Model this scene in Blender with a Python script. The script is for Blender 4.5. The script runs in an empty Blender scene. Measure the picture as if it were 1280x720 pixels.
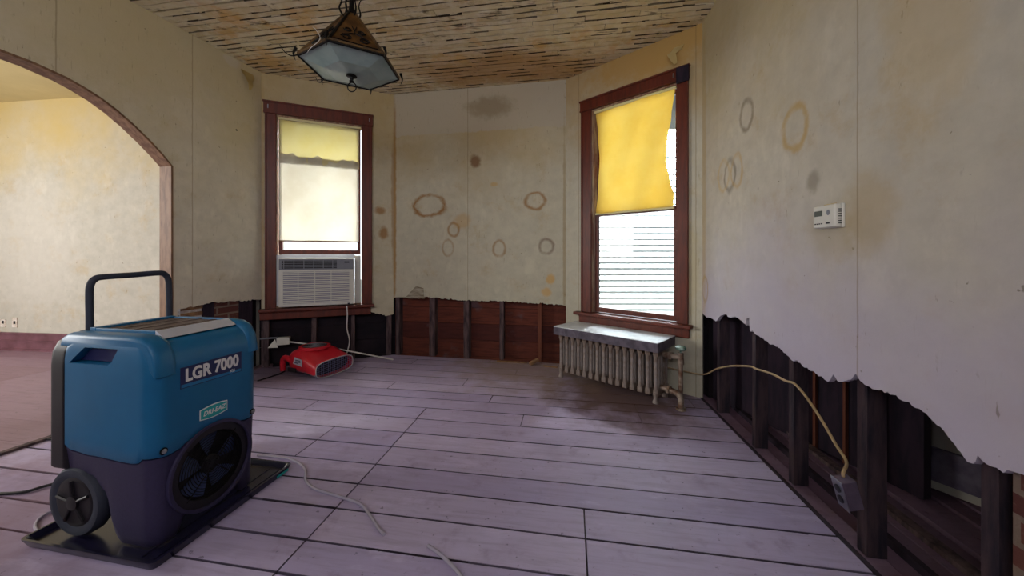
import bpy, bmesh, math, random
from mathutils import Vector, Matrix
from mathutils.geometry import tessellate_polygon
random.seed(7)
sc = bpy.context.scene
COL = sc.collection
PI = math.pi

# ---------------------------------------------------------------- camera, world, lights, exposure
cam = bpy.data.objects.new('camera', bpy.data.cameras.new('camera')); COL.objects.link(cam)
cam.location = (0, 0, 1.1); cam.rotation_euler = (PI/2, 0, 0)
cam.data.sensor_width = 36; cam.data.lens = 450/1280*36; cam.data.shift_y = -40/1280
cam.data.clip_start = 0.02
sc.camera = cam
sc.view_settings.view_transform = 'Standard'; sc.view_settings.look = 'None'
sc.view_settings.gamma = 1; sc.view_settings.use_curve_mapping = False
sc.view_settings.exposure = 0.86
sc.cycles.max_bounces = 8; sc.cycles.diffuse_bounces = 5; sc.cycles.transmission_bounces = 6
sc.cycles.sample_clamp_indirect = 6

W = bpy.data.worlds.new('world'); sc.world = W; W.use_nodes = True
W.node_tree.nodes['Background'].inputs[0].default_value = (0.86, 0.93, 1.0, 1)
W.node_tree.nodes['Background'].inputs[1].default_value = 1.05

def area(name, loc, target, sx, sy, power, col):
    l = bpy.data.lights.new(name, 'AREA'); l.shape = 'RECTANGLE'; l.size = sx; l.size_y = sy
    l.energy = power; l.color = col
    o = bpy.data.objects.new(name, l); COL.objects.link(o); o.location = loc
    o.rotation_euler = (Vector(target)-Vector(loc)).to_track_quat('-Z', 'Y').to_euler()
    return o
area('skylight_bay_right', (2.7, 5.0, 4.2), (0.95, 3.1, 1.2), 2.0, 1.6, 4600, (0.97, 0.98, 1.0))
area('skylight_bay_left', (-2.7, 6.0, 3.9), (-1.95, 3.8, 1.4), 2.0, 1.6, 620, (1.0, 0.98, 0.95))
area('daylight_left_room', (-6.9, 1.3, 1.9), (-3.0, 2.2, 1.2), 1.9, 1.7, 92, (1.0, 0.97, 0.93))

area('fill_behind', (-1.0, -1.95, 2.35), (-.8, 2.5, 1.9), 3.6, .9, 27, (0.97, 0.95, 1.0))  # unseen fill lamp added behind the camera to lift the far walls

# ---------------------------------------------------------------- materials
def lin(c):
    return tuple(((x/255)/12.92 if x/255 <= 0.04045 else ((x/255+0.055)/1.055)**2.4) for x in c)+(1.0,)

class Mat:
    def __init__(s, name, rough=0.7, metal=0.0, spec=0.4):
        s.m = bpy.data.materials.new(name); s.m.use_nodes = True
        s.nt = s.m.node_tree; s.b = s.nt.nodes['Principled BSDF']
        s.b.inputs['Roughness'].default_value = rough; s.b.inputs['Metallic'].default_value = metal
        s.b.inputs['Specular IOR Level'].default_value = spec
        s.tc = s.nt.nodes.new('ShaderNodeTexCoord')
    def put(s, sock, v):
        if isinstance(v, bpy.types.NodeSocket): s.nt.links.new(v, sock)
        elif v is not None: sock.default_value = v
    def math(s, op, a, b=None, c=None, clamp=False):
        n = s.nt.nodes.new('ShaderNodeMath'); n.operation = op; n.use_clamp = clamp
        s.put(n.inputs[0], a); s.put(n.inputs[1], b); s.put(n.inputs[2], c); return n.outputs[0]
    def vm(s, op, a, b=None):
        n = s.nt.nodes.new('ShaderNodeVectorMath'); n.operation = op
        s.put(n.inputs[0], a); s.put(n.inputs[1], b)
        return n.outputs['Value'] if op in ('LENGTH', 'DISTANCE', 'DOT_PRODUCT') else n.outputs[0]
    def mix(s, f, a, b, mode='MIX'):
        n = s.nt.nodes.new('ShaderNodeMix'); n.data_type = 'RGBA'; n.blend_type = mode
        s.put(n.inputs[0], f); s.put(n.inputs[6], a); s.put(n.inputs[7], b); return n.outputs[2]
    def noise(s, vec, scale, detail=4, rough=0.6, stretch=None):
        if stretch: vec = s.vm('MULTIPLY', vec, stretch)
        n = s.nt.nodes.new('ShaderNodeTexNoise'); s.put(n.inputs['Vector'], vec)
        n.inputs['Scale'].default_value = scale; n.inputs['Detail'].default_value = detail
        n.inputs['Roughness'].default_value = rough; return n.outputs[0]
    def step(s, v, lo, hi, a=0.0, b=1.0):
        n = s.nt.nodes.new('ShaderNodeMapRange'); n.interpolation_type = 'SMOOTHSTEP'
        s.put(n.inputs[0], v); n.inputs[1].default_value = lo; n.inputs[2].default_value = hi
        n.inputs[3].default_value = a; n.inputs[4].default_value = b; return n.outputs[0]
    def color(s, v): s.put(s.b.inputs['Base Color'], v)
    def bump(s, h, strength=0.3, dist=0.01):
        n = s.nt.nodes.new('ShaderNodeBump'); n.inputs['Strength'].default_value = strength
        n.inputs['Distance'].default_value = dist; s.put(n.inputs['Height'], h)
        s.nt.links.new(n.outputs[0], s.b.inputs['Normal'])
    def attr(s, name):
        n = s.nt.nodes.new('ShaderNodeAttribute'); n.attribute_name = name; return n.outputs['Fac']

def simple(name, c, rough=0.6, metal=0.0, var=0.12, scale=14, bump=0.0, stretch=None, c2=None, spec=0.4):
    m = Mat(name, rough, metal, spec); co = m.tc.outputs['Object']
    n = m.noise(co, scale, 5, 0.6, stretch)
    a = lin(c); b = lin(c2) if c2 else tuple(x*(1-var*2.2) for x in a[:3])+(1,)
    m.color(m.mix(m.step(n, 0.35, 0.68), a, b))
    if bump: m.bump(n, bump, 0.004)
    return m.m

def wall_mat(name, base=(196, 189, 166), yellow=(190, 160, 90), ywidth=(1.2, 2.9), rings=(), blobs=(), band=None, seams=(), cracks=0.6, streak=0.4, bottom=None, yamt=0.8):
    """plaster / old wallpaper; 'UV' is metres along the wall and up"""
    m = Mat(name, 0.85, 0, 0.2); uv = m.tc.outputs['UV']
    n1 = m.noise(uv, 1.3, 5, 0.6); n2 = m.noise(uv, 9, 6, 0.65); n3 = m.noise(uv, 60, 4, 0.7, (1, 0.12, 1))
    n4 = m.noise(uv, 3.4, 6, .7); n5 = m.noise(uv, 34, 3, .6, (1, .35, 1)); n6 = m.noise(uv, 5.5, 5, .65, (1, .6, 1))
    nsep = m.nt.nodes.new('ShaderNodeSeparateXYZ'); m.put(nsep.inputs[0], uv)
    u, v = nsep.outputs[0], nsep.outputs[1]
    col = m.mix(m.step(n2, 0.3, 0.75), lin(base), tuple(x*0.86 for x in lin(base)[:3])+(1,))
    col = m.mix(m.step(n4, .52, .70, 0, .38), col, lin((176, 152, 108)))
    col = m.mix(m.step(n6, .54, .70, 0, .45), col, tuple(min(1, x*1.2) for x in lin(base)[:3])+(1,))
    # yellowed old paper, patchy and stronger towards the ceiling
    y = m.step(m.math('ADD', v, m.math('MULTIPLY', m.math('SUBTRACT', n1, 0.5), 2.2)), ywidth[0], ywidth[1], 0, yamt)
    col = m.mix(y, col, lin(yellow))
    if bottom: # lavender cast of the light painted into the lower wall, ragged outline
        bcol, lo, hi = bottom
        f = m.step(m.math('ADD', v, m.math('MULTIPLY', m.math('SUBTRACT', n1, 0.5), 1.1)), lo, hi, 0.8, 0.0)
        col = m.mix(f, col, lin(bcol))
    if band: # bare plaster band under the ceiling where the paper is gone
        f = m.step(m.math('ADD', v, m.math('MULTIPLY', m.math('SUBTRACT', n2, 0.5), 0.1)), band-0.01, band+0.01)
        col = m.mix(m.math('MULTIPLY', f, 0.75), col, lin((186, 178, 160)))
    col = m.mix(m.math('MULTIPLY', m.step(n3, 0.60, 0.74), streak), col, lin((120, 104, 78)))
    col = m.mix(m.math('MULTIPLY', m.step(n5, .66, .72), m.step(n4, .45, .62, 0, .55)), col, lin((110, 96, 78)))
    sp = m.noise(uv, 26, 3, 0.5)
    col = m.mix(m.step(sp, 0.72, 0.76, 0, cracks), col, lin((96, 84, 66)))
    nd = m.math('MULTIPLY', m.math('SUBTRACT', m.noise(uv, 12, 3), 0.5), 0.55)
    for (cu, cv, ru, rv, w, c, a) in rings:
        d = m.vm('LENGTH', m.vm('MULTIPLY', m.vm('SUBTRACT', uv, (cu, cv, 0)), (1/ru, 1/rv, 0)))
        d = m.math('ADD', d, nd)
        e = m.math('ABSOLUTE', m.math('SUBTRACT', d, 1.0))
        col = m.mix(m.math('MULTIPLY', m.step(e, 0, w*1.15, a, 0), m.step(n4, .32, .56, .35, 1)), col, lin(c))
    for (cu, cv, ru, rv, c, a) in blobs:
        d = m.vm('LENGTH', m.vm('MULTIPLY', m.vm('SUBTRACT', uv, (cu, cv, 0)), (1/ru, 1/rv, 0)))
        d = m.math('ADD', d, m.math('MULTIPLY', nd, 1.6))
        col = m.mix(m.step(d, 0.45, 1.1, a, 0), col, lin(c))
    for su in seams:
        e = m.math('ABSOLUTE', m.math('SUBTRACT', u, m.math('ADD', su, m.math('MULTIPLY', m.math('SUBTRACT', n2, 0.5), 0.01))))
        col = m.mix(m.step(e, 0.001, 0.006, 0.45, 0), col, lin((120, 98, 66)))
    m.color(col)
    m.bump(m.math('ADD', n2, m.math('MULTIPLY', n3, 0.8*streak)), 0.35, 0.006)
    return m.m

BR1 = (150, 104, 50); BR2 = (120, 92, 78)
M = {}
M['wall_left'] = wall_mat('wallpaper_left', (206, 198, 180), (196, 180, 138), (1.3, 3.0), seams=(0.62, 1.38), streak=0.45,
    blobs=[(0.3, 2.86, .1, .06, (200, 190, 170), .8), (0.25, 2.25, .012, .01, (40, 25, 15), 1)])
M['wall_bay_left'] = wall_mat('wallpaper_bay_left', (198, 190, 166), (180, 156, 106), (1.8, 3.1),
    blobs=[(1.13, 1.35, .06, .09, BR1, .8), (1.09, 1.6, .07, .05, BR1, .75), (1.235, 1.7, .03, .9, BR1, .5), (0.005, 1.7, .03, 1.4, (170, 134, 70), .5)])
M['wall_back'] = wall_mat('wallpaper_bay_center', (198, 193, 172), (182, 160, 114), (1.5, 2.9), band=2.43, seams=(0.86,),
    rings=[(.42, 1.65, .175, .115, .24, BR1, .9), (1.586, 1.672, .1, .085, .26, BR1, .75), (1.701, 1.199, .07, .075, .3, BR2, .7),
           (1.204, 1.176, .062, .085, .28, BR1, .65), (.637, 1.187, .06, .085, .26, BR1, .5), (.701, 1.385, .06, .07, .34, BR1, .7)],
    blobs=[(.942, 2.11, .075, .085, (128, 92, 60), .85), (.80, 1.47, .12, .1, (186, 146, 84), .5), (1.742, .86, .055, .07, (206, 164, 96), .8),
           (1.70, .73, .06, .06, (206, 164, 96), .7), (1.15, 1.86, .05, .03, (196, 156, 90), .6), (.01, 1.6, .03, 1.6, (160, 118, 56), .8),
           (1.1, 2.68, .3, .14, (140, 122, 92), .6), (1.885, 1.3, .02, 1.4, (150, 124, 80), .5)])
M['wall_bay_right'] = wall_mat('wallpaper_bay_right', (194, 189, 170), (178, 152, 104), (1.8, 3.0), yamt=.85,
    blobs=[(.9, 2.85, .75, .3, (178, 142, 80), .85), (1.19, 1.0, .08, .5, (188, 176, 138), .6)], seams=(.155, 1.235), streak=.45)
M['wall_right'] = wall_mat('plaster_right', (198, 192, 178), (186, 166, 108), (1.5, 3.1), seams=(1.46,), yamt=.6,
    rings=[(1.10, 1.70, .085, .10, .3, (186, 156, 100), .8), (.66, 1.93, .07, .085, .3, (120, 104, 84), .65), (.45, 1.62, .07, .1, .28, (110, 96, 84), .65),
           (.54, 1.63, .07, .1, .26, (190, 158, 104), .6), (.36, 1.64, .08, .1, .26, (196, 166, 110), .5), (.05, .85, .05, .09, .3, (170, 140, 84), .6)],
    blobs=[(1.33, 1.2, .16, .14, (176, 160, 128), .4), (1.5, 1.25, .14, .18, (176, 154, 112), .45), (.03, 1.7, .05, 1.6, (186, 160, 106), .5),
           (1.22, 1.42, .05, .06, (120, 108, 90), .5), (1.72, 1.9, .2, .5, (190, 164, 110), .35)],
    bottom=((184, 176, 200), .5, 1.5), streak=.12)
M['wall_far'] = wall_mat('plaster_far', (186, 183, 174), (192, 170, 112), (1.5, 3.2), yamt=.95, streak=.1,
    blobs=[(3.2, 1.2, .8, .9, (196, 192, 186), .4)])
M['ceiling_far'] = simple('ceiling_far', (206, 190, 140), .9, var=.05, scale=2)
M['wood_red'] = simple('red_brown_varnished_wood', (102, 38, 18), .45, scale=5, stretch=(6, 6, 1), var=.18, bump=.15)
M['wood_jamb'] = simple('worn_brown_wood', (138, 104, 78), .6, scale=6, stretch=(5, 5, 1), c2=(104, 72, 52), bump=.2)
M['stud'] = simple('rough_old_timber', (104, 84, 84), .9, scale=9, stretch=(3, 3, .5), c2=(52, 40, 46), bump=.5)
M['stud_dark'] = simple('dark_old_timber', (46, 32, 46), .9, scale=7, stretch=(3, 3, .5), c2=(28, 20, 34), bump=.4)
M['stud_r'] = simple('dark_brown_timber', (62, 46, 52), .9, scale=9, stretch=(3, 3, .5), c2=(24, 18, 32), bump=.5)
M['stud_orange'] = simple('orange_timber', (112, 62, 44), .85, scale=7, stretch=(3, 3, .5), bump=.3)
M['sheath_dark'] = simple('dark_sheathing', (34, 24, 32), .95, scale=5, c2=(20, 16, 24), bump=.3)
M['plaster_edge'] = simple('crumbled_plaster', (188, 178, 160), .95, scale=30, c2=(120, 108, 96), bump=.6)
M['white_metal'] = simple('white_painted_metal', (206, 208, 214), .4, var=.04)
M['white_plastic'] = simple('white_plastic', (214, 212, 204), .45, var=.03)
M['grey_plastic'] = simple('grey_plastic', (120, 122, 132), .45, var=.05)
M['dark_plastic'] = simple('dark_plastic', (30, 28, 36), .5, var=.1)
M['steel'] = simple('steel', (170, 172, 180), .3, 1.0, var=.1)
M['iron'] = simple('black_iron', (22, 20, 20), .5, .6, var=.2)
M['cable_tan'] = simple('tan_cable', (176, 150, 112), .6, var=.12, scale=40)
M['cable_white'] = simple('white_cable', (220, 216, 214), .5, var=.05)
M['cable_black'] = simple('black_cable', (22, 18, 28), .55, var=.1)
M['brass'] = simple('aged_brass', (120, 92, 58), .45, .7, var=.25, c2=(66, 54, 42))
M['pipe'] = simple('rusty_pipe', (150, 136, 124), .6, .3, scale=20, c2=(96, 66, 48), bump=.3)
M['green_knob'] = simple('green_valve', (40, 86, 70), .5, scale=30, c2=(150, 170, 160))
M['teal'] = simple('teal_plastic', (18, 98, 144), .42, var=.05, scale=6, bump=.03)
M['trim_metal'] = simple('brushed_pale_trim', (206, 208, 222), .35, .3, var=.04)
M['housing'] = simple('charcoal_violet_plastic', (50, 44, 76), .55, var=.06, scale=90, bump=.12)
M['housing_dark'] = simple('black_plastic', (26, 22, 30), .5, var=.08)
M['rubber'] = simple('grey_rubber', (50, 54, 70), .7, var=.1)
M['tray'] = simple('glossy_black_tray', (26, 24, 48), .22, var=.1, spec=.6)
M['blade'] = simple('blue_grey_blade', (84, 100, 152), .4, var=.06)
M['navy'] = simple('navy_decal', (34, 38, 84), .5, var=.03)
M['letter'] = simple('pale_letters', (222, 218, 220), .6, var=.03)
M['badge'] = simple('green_badge', (28, 158, 160), .45, var=.03)
M['red_plastic'] = simple('red_plastic', (206, 34, 52), .35, var=.06, scale=5)
M['blue_mesh'] = simple('blue_grey_wire', (150, 156, 200), .3, .6, var=.1)

def glass(name, tint, alpha, rough=.03):
    m = bpy.data.materials.new(name); m.use_nodes = True; nt = m.node_tree
    nt.nodes.remove(nt.nodes['Principled BSDF'])
    t = nt.nodes.new('ShaderNodeBsdfTransparent'); t.inputs[0].default_value = tint
    g = nt.nodes.new('ShaderNodeBsdfGlossy'); g.inputs[1].default_value = rough
    x = nt.nodes.new('ShaderNodeMixShader'); x.inputs[0].default_value = alpha
    nt.links.new(t.outputs[0], x.inputs[1]); nt.links.new(g.outputs[0], x.inputs[2])
    nt.links.new(x.outputs[0], nt.nodes['Material Output'].inputs[0]); return m
M['glass'] = glass('window_glass', (.97, .99, .98, 1), .02)

def cloth(name, c, c2, trans=.6, grad=None):
    m = Mat(name, .9, 0, .1); co = m.tc.outputs['Object']
    n = m.noise(co, 3, 5, .6)
    col = m.mix(m.step(n, .35, .7), lin(c), lin(c2)); m.color(col)
    t = m.nt.nodes.new('ShaderNodeBsdfTranslucent'); m.put(t.inputs[0], col)
    x = m.nt.nodes.new('ShaderNodeMixShader'); x.inputs[0].default_value = trans
    m.nt.links.new(m.b.outputs[0], x.inputs[1]); m.nt.links.new(t.outputs[0], x.inputs[2])
    m.nt.links.new(x.outputs[0], m.nt.nodes['Material Output'].inputs[0]); return m.m
M['shade_yellow'] = cloth('yellow_shade_cloth', (246, 222, 132), (240, 210, 104), .28)
M['shade_cream'] = cloth('cream_shade_cloth', (232, 228, 218), (224, 218, 204), .11)
M['shade_old'] = cloth('yellowed_shade_cloth', (240, 232, 190), (236, 224, 164), .15)
M['paper'] = cloth('peeling_wallpaper', (206, 184, 128), (190, 166, 110), .25)

def board_mat(name, c1, c2, dirt, dirtspots=(), dark=.5, rough=.6):
    m = Mat(name, rough, 0, .3); co = m.tc.outputs['Object']; t = m.attr('tone')
    mp = m.nt.nodes.new('ShaderNodeMapping'); mp.inputs['Rotation'].default_value = (0, 0, math.radians(9.15)); m.put(mp.inputs[0], co)
    g = m.noise(mp.outputs[0], 3, 7, .7, (1.2, 14, 1)); big = m.noise(co, 1.4, 5, .6); fine = m.noise(co, 34, 3, .6); mid = m.noise(co, 7, 6, .7); wear = m.noise(mp.outputs[0], 2.2, 6, .7, (1, 3, 1))
    col = m.mix(t, lin(c1), lin(c2))
    col = m.mix(m.step(g, .42, .72, 0, .45), col, tuple(x*.55 for x in lin(c1)[:3])+(1,))
    col = m.mix(m.step(big, .5, .72, 0, dark), col, lin(dirt))
    col = m.mix(m.step(mid, .54, .72, 0, .45), col, lin(dirt))
    col = m.mix(m.step(wear, .54, .68, 0, .4), col, tuple(min(1, x*1.28) for x in lin(c1)[:3])+(1,))
    col = m.mix(m.step(fine, .66, .73, 0, .6), col, lin((50, 36, 50)))
    col = m.mix(m.attr('dirt'), col, lin((34, 24, 36)))
    for (x, y, r, c, a) in dirtspots:
        d = m.vm('LENGTH', m.vm('MULTIPLY', m.vm('SUBTRACT', co, (x, y, 0)), (1/r, 1/r, 0)))
        d = m.math('ADD', d, m.math('MULTIPLY', m.math('SUBTRACT', m.noise(co, 5, 5), .5), 1.2))
        col = m.mix(m.step(d, .35, 1.1, a, 0), col, lin(c))
    m.color(col); m.bump(g, .25, .004); return m.m
M['floor'] = board_mat('painted_floorboards', (186, 174, 206), (168, 156, 194), (136, 120, 148),
    [(.9, 2.9, .75, (86, 62, 48), .9), (.2, 3.75, 1.0, (140, 118, 96), .7), (-2.2, 3.6, .7, (90, 70, 84), .6), (-2.3, 1.2, .9, (120, 86, 96), .6)])
M['floor_left'] = board_mat('left_room_floor', (134, 108, 122), (146, 122, 140), (118, 90, 100), rough=.42)
M['floor_right'] = board_mat('right_room_floor', (124, 100, 120), (104, 80, 98), (88, 58, 62), rough=.7)
def lath_mat():
    m = Mat('stained_lath', .9, 0, .15); co = m.tc.outputs['Object']; t = m.attr('tone')
    n1 = m.noise(co, 2.2, 6, .65); n2 = m.noise(co, 10, 6, .7); n3 = m.noise(co, 5, 6, .65, (1.5, 5, 1))
    col = m.mix(t, lin((226, 216, 186)), lin((204, 188, 148)))
    col = m.mix(m.step(n2, .42, .66, 0, .7), col, lin((232, 226, 208)))
    col = m.mix(m.step(n1, .52, .66, 0, .6), col, lin((210, 160, 76)))
    d = m.vm('LENGTH', m.vm('MULTIPLY', m.vm('SUBTRACT', co, (.1, 3.45, 0)), (1/1.3, 1/.42, 0)))
    d = m.math('ADD', d, m.math('MULTIPLY', m.math('SUBTRACT', n1, .5), 2.2))
    col = m.mix(m.step(d, .3, 1.1, .7, 0), col, lin((180, 134, 74)))
    col = m.mix(m.step(n3, .57, .70, 0, .7), col, lin((70, 50, 32)))
    col = m.mix(m.attr('dirt'), col, lin((44, 32, 22)))
    m.color(col); m.bump(n2, .5, .006); return m.m
M['lath'] = lath_mat()
M['ceiling_back'] = simple('dark_ceiling_void', (22, 15, 10), .95)
def brick_mat():
    m = Mat('old_brick', .9, 0, .2)
    b = m.nt.nodes.new('ShaderNodeTexBrick'); m.put(b.inputs[0], m.tc.outputs['UV'])
    b.inputs['Color1'].default_value = lin((104, 64, 56)); b.inputs['Color2'].default_value = lin((84, 50, 48)); b.inputs['Mortar'].default_value = lin((120, 104, 94))
    b.inputs['Scale'].default_value = 1; b.inputs['Brick Width'].default_value = .2; b.inputs['Row Height'].default_value = .065; b.inputs['Mortar Size'].default_value = .008
    n = m.noise(m.tc.outputs['UV'], 14, 5)
    m.color(m.mix(m.step(n, .56, .7, 0, .5), b.outputs[0], lin((160, 144, 130)))); m.bump(n, .6, .01); return m.m
M['brick'] = brick_mat()
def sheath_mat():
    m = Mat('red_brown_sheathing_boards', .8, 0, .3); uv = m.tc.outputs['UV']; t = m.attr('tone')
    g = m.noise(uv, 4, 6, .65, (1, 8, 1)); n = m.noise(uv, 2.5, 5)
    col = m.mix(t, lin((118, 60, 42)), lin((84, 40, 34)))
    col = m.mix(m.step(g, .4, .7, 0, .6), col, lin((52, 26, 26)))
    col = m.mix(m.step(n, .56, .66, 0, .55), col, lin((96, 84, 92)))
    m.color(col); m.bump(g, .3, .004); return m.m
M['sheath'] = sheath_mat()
def siding_mat():
    m = Mat('white_clapboard', .6, 0, .3); m.color(lin((168, 176, 178))); return m.m
M['siding'] = siding_mat()
def galv():
    m = Mat('galvanised_cover', .4, .1, .5); co = m.tc.outputs['Object']
    n = m.noise(co, 9, 5); m.color(m.mix(m.step(n, .35, .7), lin((226, 232, 238)), lin((200, 208, 218)))); return m.m
M['galv'] = galv()
M['galv_side'] = simple('dull_cover_skirt', (96, 88, 100), .6, .2, scale=20, c2=(66, 58, 70))
M['rad'] = simple('silver_grey_radiator_paint', (142, 132, 128), .5, .25, scale=9, c2=(108, 84, 66), bump=.15)

# ---------------------------------------------------------------- helpers
def bx(bm, x0, x1, y0, y1, z0, z1, f=None):
    vs = [bm.verts.new((x, y, z) if f is None else f(x, y, z)) for x in (x0, x1) for y in (y0, y1) for z in (z0, z1)]
    q = [(0, 1, 3, 2), (4, 6, 7, 5), (0, 4, 5, 1), (2, 3, 7, 6), (0, 2, 6, 4), (1, 5, 7, 3)]
    return [bm.faces.new([vs[i] for i in t]) for t in q]

def tube(bm, pts, r, seg=8, closed=False, cap=True):
    pts = [Vector(p) for p in pts]; n = len(pts); rings = []
    rr = r if isinstance(r, (list, tuple)) else [r]*n
    up = None
    for i, p in enumerate(pts):
        if closed: d = pts[(i+1) % n]-pts[i-1]
        else: d = pts[min(i+1, n-1)]-pts[max(i-1, 0)]
        d.normalize()
        if up is None:
            up = d.orthogonal().normalized()
        else:
            up = (up-d*up.dot(d)); up = up.normalized() if up.length > 1e-6 else d.orthogonal().normalized()
        s = d.cross(up)
        rings.append([bm.verts.new(p+(up*math.cos(2*PI*k/seg)+s*math.sin(2*PI*k/seg))*rr[i]) for k in range(seg)])
    for i in range(n if closed else n-1):
        a, b = rings[i], rings[(i+1) % n]
        off = 0
        if closed and i == n-1:
            off = min(range(seg), key=lambda o: sum((a[k].co-b[(k+o) % seg].co).length for k in range(seg)))
        for k in range(seg): bm.faces.new((a[k], a[(k+1) % seg], b[(k+1+off) % seg], b[(k+off) % seg]))
    if cap and not closed: bm.faces.new(rings[0][::-1]); bm.faces.new(rings[-1])

def cr(pts, k=6):
    """smooth curve through the points"""
    pts = [Vector(p) for p in pts]; out = []
    P = [pts[0]*2-pts[1]]+pts+[pts[-1]*2-pts[-2]]
    for i in range(1, len(P)-2):
        for j in range(k):
            t = j/k; a, b, c, d = P[i-1], P[i], P[i+1], P[i+2]
            out.append(.5*((2*b)+(c-a)*t+(2*a-5*b+4*c-d)*t*t+(3*b-a-3*c+d)*t**3))
    return out+[pts[-1]]

def lathe(bm, prof, seg=24, f=None):
    """prof: (r, z) list, round the z axis"""
    rings = []
    for r, z in prof:
        rings.append([bm.verts.new(Vector((r*math.cos(2*PI*k/seg), r*math.sin(2*PI*k/seg), z)) if f is None else f(r*math.cos(2*PI*k/seg), r*math.sin(2*PI*k/seg), z)) for k in range(seg)])
    for a, b in zip(rings, rings[1:]):
        for k in range(seg): bm.faces.new((a[k], a[(k+1) % seg], b[(k+1) % seg], b[k]))
    bm.faces.new(rings[0][::-1]); bm.faces.new(rings[-1])

def prism(bm, outline, holes, f, d0, d1):
    """2-D outline with holes, extruded d0..d1; f(s, z, d) -> world"""
    loops = [outline]+list(holes)
    flat = [p for l in loops for p in l]
    tris = tessellate_polygon([[Vector((p[0], p[1], 0)) for p in l] for l in loops])
    A = [bm.verts.new(f(p[0], p[1], d0)) for p in flat]; B = [bm.verts.new(f(p[0], p[1], d1)) for p in flat]
    uvl = bm.loops.layers.uv.verify()
    def setuv(face, idx):
        for l, i in zip(face.loops, idx): l[uvl].uv = flat[i]
    for t in tris:
        try:
            fa = bm.faces.new([A[i] for i in t]); setuv(fa, t)
            fb = bm.faces.new([B[i] for i in reversed(t)]); setuv(fb, list(reversed(t)))
        except ValueError: pass
    i0 = 0
    for l in loops:
        n = len(l)
        for k in range(n):
            i, j = i0+k, i0+(k+1) % n
            fc = bm.faces.new((A[i], A[j], B[j], B[i])); setuv(fc, (i, j, j, i))
        i0 += n

def build(name, bm, mat, parent=None, smooth=False, bevel=0, segs=2, local=False, origin=None, keep=False):
    bmesh.ops.recalc_face_normals(bm, faces=bm.faces)
    if keep or local: c = Vector((0, 0, 0))
    elif origin is not None: c = Vector(origin)
    else:
        lo = Vector([min(v.co[i] for v in bm.verts) for i in range(3)]); hi = Vector([max(v.co[i] for v in bm.verts) for i in range(3)])
        c = Vector(((lo.x+hi.x)/2, (lo.y+hi.y)/2, lo.z))
    if c.length: bmesh.ops.translate(bm, verts=bm.verts, vec=-c)
    me = bpy.data.meshes.new(name); bm.to_mesh(me); bm.free()
    for mm in (mat if isinstance(mat, (list, tuple)) else [mat]): me.materials.append(M[mm])
    if smooth:
        for p in me.polygons: p.use_smooth = True
    o = bpy.data.objects.new(name, me); COL.objects.link(o); o.location = c
    if parent is not None:
        o.parent = parent
        if not local: o.location = c-wl(parent)
    if bevel:
        b = o.modifiers.new('bevel', 'BEVEL'); b.width = bevel; b.segments = segs; b.limit_method = 'ANGLE'; b.angle_limit = math.radians(40)
    if smooth:
        me.set_sharp_from_angle(angle=math.radians(smooth if smooth > 1 else 40))
    return o

def wl(o):
    v = o.location.copy()
    while o.parent: o = o.parent; v += o.location
    return v
def NB(): return bmesh.new()
def tag(o, label, cat, group=None):
    o['label'] = label; o['category'] = cat
    if group: o['group'] = group
    return o
def thing(name, label, cat, loc=(0, 0, 0), rz=0, group=None):
    o = bpy.data.objects.new(name, None); COL.objects.link(o); o.location = loc; o.rotation_euler = (0, 0, rz); o.empty_display_size = .05
    return tag(o, label, cat, group)
def struct(o, label=None):
    o['kind'] = 'structure'
    if label: o['label'] = label
    return o
def tone_layer(bm):
    bm.verts.layers.float.new('tone'); bm.verts.layers.float.new('dirt')
    return bm.verts.layers.float.get('tone')

# wall frames: origin, direction; d grows out of the room
ROOM_C = Vector((-.6, 1.4))
WALLS = {'L': ((-2.459, 3.531), (-.225, -.974)), 'W1': ((-2.459, 3.531), (1.139, .479)), 'B': ((-1.320, 4.01), (1.871, -.338)),
         'W2': ((.551, 3.672), (.918, -.895)), 'R': ((1.469, 2.777), (-.132, -.991)),
         'FAR': ((-2.42, 3.79), (-.993, .118)), 'PART': ((1.56, 2.75), (.20, -.76)), 'RR': ((1.62, 2.45), (.5, -1.0))}
FR = {}
for k, (o, d) in WALLS.items():
    d = Vector(d).normalized(); o = Vector(o); n = Vector((-d.y, d.x))
    if n.dot(o+d*.5-ROOM_C) < 0: n = -n
    FR[k] = (o, d, n)
def wf(k):
    o, d, n = FR[k]
    def f(s, z, dd): p = o+d*s+n*dd; return Vector((p.x, p.y, z))
    return f
def wbox(bm, k, s0, s1, z0, z1, d0, d1):
    f = wf(k); return bx(bm, s0, s1, d0, d1, z0, z1, lambda s, d, z: f(s, z, d))
def ragged(pts, amp=.008, step=.012):
    out = []
    for a, b in zip(pts, pts[1:]):
        n = max(1, int(math.dist(a, b)/step))
        for i in range(n):
            t = i/n; j = 0 if i == 0 and not out else 1
            out.append((a[0]+(b[0]-a[0])*t+j*random.uniform(-amp, amp)*.3, a[1]+(b[1]-a[1])*t+j*random.uniform(-amp, amp)))
    return out+[pts[-1]]

CEIL = 2.9
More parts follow.
